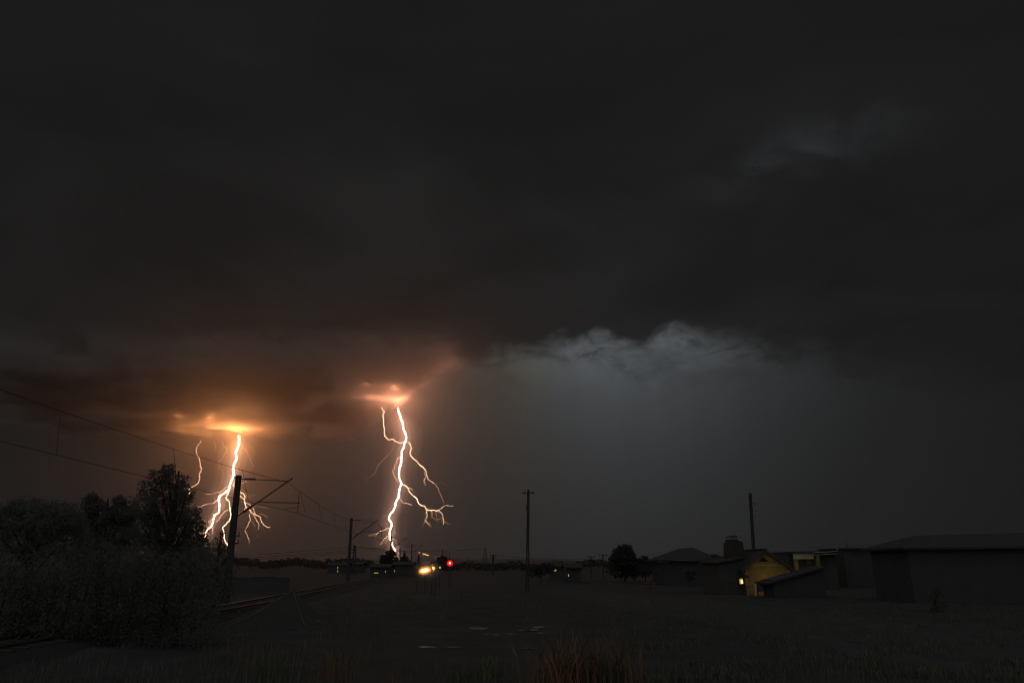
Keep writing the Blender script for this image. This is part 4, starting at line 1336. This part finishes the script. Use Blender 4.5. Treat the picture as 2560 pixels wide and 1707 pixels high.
m3 = pclumps([(974, 1382, 10, 8), (983, 1384, 8, 7), (968, 1390, 7, 7), (977, 1396, 10, 7), (956, 1392, 6, 6), (957, 1401, 8, 7), (968, 1405, 12, 7), (990, 1398, 5, 7), (980, 1408, 14, 8)], 150, seed=9)
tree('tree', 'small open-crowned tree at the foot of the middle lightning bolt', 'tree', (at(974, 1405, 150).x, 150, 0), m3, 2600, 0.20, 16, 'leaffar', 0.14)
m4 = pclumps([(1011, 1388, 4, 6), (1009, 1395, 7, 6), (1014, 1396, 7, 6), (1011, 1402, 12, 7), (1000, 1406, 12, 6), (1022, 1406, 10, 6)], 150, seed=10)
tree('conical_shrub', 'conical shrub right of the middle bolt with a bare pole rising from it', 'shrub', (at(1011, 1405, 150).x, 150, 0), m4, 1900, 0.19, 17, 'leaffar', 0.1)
m5 = pclumps([(1044, 1416, 6, 5), (1050, 1416, 4, 4), (1040, 1420, 6, 6)], 64, seed=11)
tree('shrub', 'small shrub catching amber light left of the large amber lamp', 'shrub', (at(1044, 1420, 64).x, 64, 0), m5, 900, 0.06, 18, 'leaf', 0.03)
m6 = pclumps([(1101, 1398, 8, 6), (1111, 1396, 8, 6), (1106, 1394, 8, 5), (1098, 1404, 8, 6), (1114, 1403, 7, 6)], 260, seed=12)
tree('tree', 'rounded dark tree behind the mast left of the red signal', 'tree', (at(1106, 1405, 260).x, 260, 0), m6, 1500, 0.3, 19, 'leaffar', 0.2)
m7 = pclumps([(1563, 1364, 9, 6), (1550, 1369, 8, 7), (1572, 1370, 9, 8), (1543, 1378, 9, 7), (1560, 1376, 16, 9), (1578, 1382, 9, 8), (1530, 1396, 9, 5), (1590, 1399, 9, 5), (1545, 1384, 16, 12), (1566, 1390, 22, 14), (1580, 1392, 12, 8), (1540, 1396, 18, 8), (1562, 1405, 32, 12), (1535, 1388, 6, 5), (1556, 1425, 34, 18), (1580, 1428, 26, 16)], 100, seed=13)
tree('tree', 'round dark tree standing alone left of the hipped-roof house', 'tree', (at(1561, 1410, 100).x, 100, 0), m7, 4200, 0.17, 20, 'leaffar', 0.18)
m8 = pclumps([(1612, 1394, 9, 5), (1604, 1399, 9, 5), (1622, 1400, 8, 4), (1612, 1408, 22, 9), (1612, 1425, 26, 14)], 105, seed=14)
tree('shrub', 'low dark shrub between the round tree and the hipped-roof house', 'shrub', (at(1612, 1410, 105).x, 105, 0), m8, 1500, 0.15, 21, 'leaffar', 0.06)
m9 = pclumps([(1786, 1390, 11, 5), (1800, 1396, 10, 6), (1775, 1400, 12, 6), (1793, 1408, 20, 9)], 80, seed=15)
tree('shrub', 'leafy shrub against the sky between hipped roof and chimney', 'shrub', (at(1788, 1410, 80).x, 80, 0), m9, 1500, 0.12, 22, 'leaf', 0.06)
m10 = pclumps([(1717, 1426, 10, 6), (1728, 1428, 10, 7), (1738, 1432, 7, 6), (1722, 1434, 14, 6), (1738, 1424, 5, 5), (1726, 1446, 16, 9)], 80, seed=16)
tree('flowering_bush', 'pale speckled bush in front of the hipped-roof house', 'bush', (at(1725, 1440, 80).x, 80, 0), m10, 700, 0.10, 23, 'leafpale', 0.05)
m11 = pclumps([(1622, 1454, 8, 5), (1632, 1459, 8, 4), (1616, 1459, 7, 4), (1624, 1467, 13, 5)], 66, seed=17)
tree('flowering_bush', 'small rusty speckled bush in the dark yard below the hipped-roof house', 'bush', (at(1624, 1465, 66).x, 66, 0), m11, 420, 0.07, 24, 'drygrass', 0.03)
m12 = pclumps([(2345, 1472, 10, 8), (2325, 1480, 14, 10), (2332, 1494, 14, 10), (2350, 1486, 12, 12), (2345, 1510, 24, 14), (2345, 1528, 28, 14)], 40, seed=18)
tree('flowering_bush', 'sparse pale-leaved bush in front of the barn at right', 'bush', (at(2340, 1520, 40).x, 40, 0), m12, 1100, 0.05, 25, 'leafpale', 0.04)
m13 = pclumps([(x, 1424 + 5 * math.sin(x * 0.1), 20, 14) for x in range(1330, 1380, 14)], 90, seed=19)
tree('shrub', 'dark shrubs row end behind the slotted pole', 'shrub', (at(1352, 1420, 90).x, 90, 0), m13, 1200, 0.13, 26, 'leaffar', 0.05)

# far-off woods that read as one mass
def wood(name, label, prof, Y, seed, n, size):
    cl_ = pclumps(prof, Y, seed=seed)
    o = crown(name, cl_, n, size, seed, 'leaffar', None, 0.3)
    o['kind'] = 'stuff'
    o['label'] = label
    return o
r_ = random.Random(5)
pr = []
for x in range(560, 935, 6):
    h = 1404 - 4 * math.sin(x * 0.045) - r_.uniform(0, 5)
    if 633 < x < 648: h -= 5
    if 815 < x < 830: h -= 6
    pr += [(x, h, 7, 4.5), (x, h + 9, 9, 8)]
wood('far_wood', 'dark line of far trees along the left horizon', pr, 300, 31, 9000, 0.33)
pr = []
for x in range(1040, 1660, 7):
    h = 1413 - 3 * math.sin(x * 0.06) - r_.uniform(0, 5) - (6 if x > 1440 else 0) - (3 if 1240 < x < 1262 or 1286 < x < 1300 else 0)
    pr += [(x, h, 8, 4.5), (x, h + 9, 10, 8)]
wood('far_wood', 'dark line of far trees below the ridge right of the red signal', pr, 240, 32, 9000, 0.28)
pr = []
for x in range(1600, 2700, 9):
    h = 1411 - 3 * math.sin(x * 0.05) - r_.uniform(0, 5)
    pr += [(x, h, 9, 5), (x, h + 10, 12, 9)]
wood('far_wood', 'dark far trees behind the houses at right', pr, 260, 33, 7000, 0.3)

# grass
def blades(name, region, n, h0, h1, w, seed, m, lean=0.35, parent=None):
    """many bent blades; region(g, n) -> x, y arrays"""
    g = np.random.default_rng(seed)
    x, y = region(g, n)
    n = len(x)
    z = np.array([gz(a, b) for a, b in zip(x, y)]) - 0.02
    h = g.uniform(h0, h1, n)
    a = g.uniform(0, 2 * math.pi, n)
    dx, dy = np.cos(a), np.sin(a)
    px_, py_ = -dy, dx
    ln_ = g.uniform(0.1, 1, n) * lean * h
    ww = w * g.uniform(0.6, 1.3, n)
    def P(t, s):
        return np.stack([x + dx * ln_ * t * t + px_ * ww * s, y + dy * ln_ * t * t + py_ * ww * s, z + h * t * (1 - 0.12 * t)], 1)
    v = np.stack([P(0, -1), P(0, 1), P(0.55, 0.75), P(0.55, -0.75), P(1.0, 0)], 1).reshape(-1, 3)
    k = np.arange(n)[:, None] * 5
    q = (k + np.array([0, 1, 2, 3])).tolist()
    tr_ = (k + np.array([3, 2, 4])).tolist()
    me = bpy.data.meshes.new(name)
    me.from_pydata(v.tolist(), [], q + tr_)
    me.materials.append(M[m])
    o = bpy.data.objects.new(name, me)
    C.objects.link(o)
    if parent is not None:
        o.parent = parent
        o.location = -Vector(parent.location)
    return o

def field(ylo, yhi, half, keep=None):
    def f(g, n):
        y = ylo + (yhi - ylo) * g.random(n) ** 1.5
        x = g.uniform(-1, 1, n) * half * y
        # clumpy cover
        c = np.sin(x * 0.9 + 1.3 * np.sin(y * 0.4)) + np.sin(y * 0.8 + 0.6 * x) + 0.8 * g.random(n)
        k = c > -0.5
        pxl = 1280 + x / y * 1750
        k &= ~((pxl > 1000) & (pxl < 1420) & (y > 18.5) & (y < 33))
        k &= ~((pxl > 1380) & (y > 19) & (y < 60))
        k &= ~((x < -11.5) & (x > -17))
        return x[k], y[k]
    return f
gr = blades('grass', field(13.0, 60, 0.75), 26000, 0.10, 0.42, 0.012, 41, 'grass')
gr['kind'] = 'stuff'
gr['label'] = 'rough dark meadow grass'
def yard(g, n):
    y = 17 + 40 * g.random(n) ** 1.6
    x = g.uniform(0.06, 0.78, n) * y
    c = np.sin(x * 1.7 + np.sin(y * 0.9)) + np.sin(y * 1.3 - 0.8 * x) + 1.2 * g.random(n)
    k = c > 0.5
    return x[k], y[k]
g2 = blades('grass', yard, 30000, 0.05, 0.24, 0.014, 42, 'grass', 0.6)
g2['kind'] = 'stuff'
g2['label'] = 'short patchy grass and weeds on the right-hand ground'

def tuft(x, y, wpx, n, h0, h1, label, name, m, seed, lean=0.5, w=0.012, cat='grass tuft', group=None):
    p = gnd(x, y)
    t = thing(name, label, cat, (p.x, p.y, gz(p.x, p.y)), group)
    def reg(g, k):
        return p.x + g.normal(0, wpx / F * p.y * 0.5, k), p.y + g.normal(0, 0.35, k)
    blades('blades', reg, n, h0, h1, w, seed, m, lean, t)
    return t
GT = 'tall grass tufts in the foreground'
tuft(1465, 1730, 120, 300, 0.55, 1.5, 'large tuft of tall rusty dry grass at the bottom edge, right of centre', 'grass_tuft', 'drygrass', 51, 0.65, 0.012, group=GT)
tuft(1395, 1740, 40, 110, 0.5, 1.15, 'slanting rusty grass tuft on the left flank of the large tuft', 'grass_tuft', 'drygrass', 52, 0.9, 0.012, group=GT)
tuft(1530, 1730, 45, 120, 0.7, 1.2, 'thin upright grass tuft on the right flank of the large tuft', 'grass_tuft', 'grass', 53, 0.4, 0.012, group=GT)
tuft(1225, 1690, 16, 26, 0.25, 0.55, 'small pale herb at the bottom, left of the rusty tuft', 'herb', 'herb', 54, 0.5, 0.03, 'herb')
tuft(1232, 1668, 10, 14, 0.25, 0.4, 'small upright pale herb just above and behind another herb', 'herb', 'herb', 55, 0.4, 0.035, 'herb')
tuft(1160, 1720, 60, 90, 0.3, 0.75, 'faint grass tuft at the bottom edge below the puddles', 'grass_tuft', 'grass', 56, 0.5, group=GT)
tuft(845, 1690, 50, 90, 0.4, 0.95, 'reddish grass tuft at the bottom, below the peaked mound', 'grass_tuft', 'drygrass', 57, 0.4, 0.008, group=GT)
tuft(660, 1700, 80, 110, 0.4, 1.0, 'wide olive grass tuft at the bottom left of the peaked mound', 'grass_tuft', 'grass', 58, 0.4, group=GT)
tuft(980, 1735, 7, 7, 0.55, 0.85, 'single bent rusty stalk at the bottom edge, left of the puddles', 'grass_stalk', 'drygrass', 59, 0.25, 0.014, 'grass stalk')
tuft(1408, 1730, 7, 5, 0.2, 0.32, 'short bright yellowish sprig at the bottom edge under the rusty tuft', 'herb', 'herb', 60, 0.3, 0.03, 'herb')

# ================================================================== GROUND DETAILS
# puddles
wm = bpy.data.materials.new('puddle_water')
wm.use_nodes = True
wn = NT(wm.node_tree)
wb = wm.node_tree.nodes['Principled BSDF']
wb.inputs['Base Color'].default_value = (0.03, 0.03, 0.03, 1)
wb.inputs['Roughness'].default_value = 0.06
wb.inputs['IOR'].default_value = 1.6
wco = wn.n('ShaderNodeTexCoord').outputs['Object']
wbp = wn.n('ShaderNodeBump')
wbp.inputs['Strength'].default_value = 0.08
wbp.inputs['Distance'].default_value = 0.01
wn.put(wbp.inputs['Height'], wn.noise(wco, 9.0, 3))
wn.put(wb.inputs['Normal'], wbp.outputs[0])
M['water'] = wm
pud = [(1195, 1569, 26, 3.2), (1217, 1583, 10, 1.4), (1241, 1585, 9, 1.7), (1276, 1582.5, 11, 1.6), (1303, 1574, 8, 1.6), (1345, 1566, 15, 3.4), (1330, 1573, 14, 2.6), (1352, 1580.5, 11, 1.5),
       (1066, 1615, 24, 1.6), (1135, 1615.5, 20, 1.6), (1318, 1619.5, 20, 1.4)]
pn_ = ['wide pale puddle, leftmost of the upper row', 'small puddle below the wide pale puddle', 'small bright puddle right in the middle of the upper row', 'small puddle between the bright middle one and the right-hand group', 'tiny puddle just left of the right-hand group',
       'brightest broad puddle, topmost of the right-hand group', 'pale puddle touching the lower left of the broad one', 'thin puddle lowest of the right-hand group', 'long thin puddle, leftmost of the lower row', 'thin puddle, second of the lower row', 'faint thin puddle, rightmost of the lower row']
for k, (x, y, rx, ry) in enumerate(pud):
    r_ = random.Random(70 + k)
    p = gnd(x, y)
    v = []
    n = 22
    ph = [r_.uniform(0, 6.28) for _ in range(3)]
    for i in range(n):
        a = 2 * math.pi * i / n
        q = 1 + 0.16 * math.sin(2 * a + ph[0]) + 0.10 * math.sin(3 * a + ph[1]) + 0.07 * math.sin(5 * a + ph[2])
        g_ = gnd(x + rx * q * math.cos(a), y + ry * q * math.sin(a))
        v.append((g_.x, g_.y, -0.012))
    o = obj('puddle', v, [tuple(range(n))], 'water')
    o['kind'] = 'structure'
    o['label'] = pn_[k] + ' in the foreground mud'
# a heap under a tarpaulin: ridge lines meeting at one peak
pkp = at(746, 1470, 34)
b0, b1_, b2_, b3_ = gnd(640, 1560), gnd(800, 1625), gnd(860, 1560), gnd(700, 1600)
mt = thing('covered_heap', 'peaked dark heap under a tarpaulin in the meadow at left', 'heap', (pkp.x, 31, 0))
pts = []
ring = []
base_ring = [(pkp.x - 3.0, 33.0), (pkp.x - 1.7, 30.6), (pkp.x + 0.2, 29.2), (pkp.x + 1.4, 30.4), (pkp.x + 1.9, 33.0), (pkp.x + 0.8, 35.2), (pkp.x - 1.4, 35.4)]
vv = [(pkp.x, 33.2, pkp.z - 0.05)]
L = 5
for l in range(1, L + 1):
    for i, (x, y) in enumerate(base_ring):
        tt = l / L
        vv.append((pkp.x + (x - pkp.x) * tt, 33.2 + (y - 33.2) * tt, (pkp.z - 0.05) * (1 - tt) ** 1.25 - 0.05 * tt))
nb_ = len(base_ring)
ff = [(0, 1 + i, 1 + (i + 1) % nb_) for i in range(nb_)]
for l in range(L - 1):
    for i in range(nb_):
        a = 1 + l * nb_ + i
        b = 1 + l * nb_ + (i + 1) % nb_
        ff.append((a, a + nb_, b + nb_, b))
obj('cover', vv, ff, 'tarpdark', mt)
MB().tube([(pkp.x, 33.2, -0.1), (pkp.x + 0.02, 33.2, pkp.z + 0.04)], 0.04, 6).build('pole', 'wood', mt)
for i in (1, 3):
    x, y = base_ring[i]
    MB().tube([(pkp.x, 33.2, pkp.z - 0.02)] + [(pkp.x + (x - pkp.x) * t_, 33.2 + (y - 33.2) * t_, (pkp.z - 0.05) * (1 - t_) ** 1.25 + 0.02) for t_ in (0.2, 0.4, 0.6, 0.8, 1.0)], 0.018, 5).build('rope', 'tarp', mt)
# low pale wall with a coping of separate blocks behind the nearest mast
Yw = 66
a, b = at(578, 1443.5, Yw), at(722, 1440.8, Yw)
lw = thing('low_wall', 'long low wall with a pale broken coping right of the nearest mast', 'wall', (a.x, Yw, 0))
MB().prism([(a.x, -0.1), (b.x, -0.1), (b.x, b.z - 0.04), (a.x, a.z - 0.04)], Yw, Yw + 0.25).build('wall', 'darkwall', lw)
r_ = random.Random(3)
for k in range(18):
    t0_, t1_ = k / 18, (k + 0.86) / 18
    p, q = a.lerp(b, t0_), a.lerp(b, t1_)
    dz_b = r_.uniform(-0.012, 0.012)
    MB().box(p.x, q.x, Yw - 0.03, Yw + 0.28, p.z - 0.037 + dz_b, p.z + 0.03 + dz_b).build('coping_block', 'palecon' if k < 6 or k > 13 else 'concrete', lw)
# small pale-green eye of light in the meadow, put in as a pale ball
p = gnd(797, 1552, 0.12)
t = thing('light_speck', 'tiny pale ball for an eye of light beside the covered heap', 'speck', (p.x, p.y, 0))
MB().ball((p.x, p.y, 0.1), 0.06, 0.06, 0.07, 7, 5).build('speck', 'palecon', t)
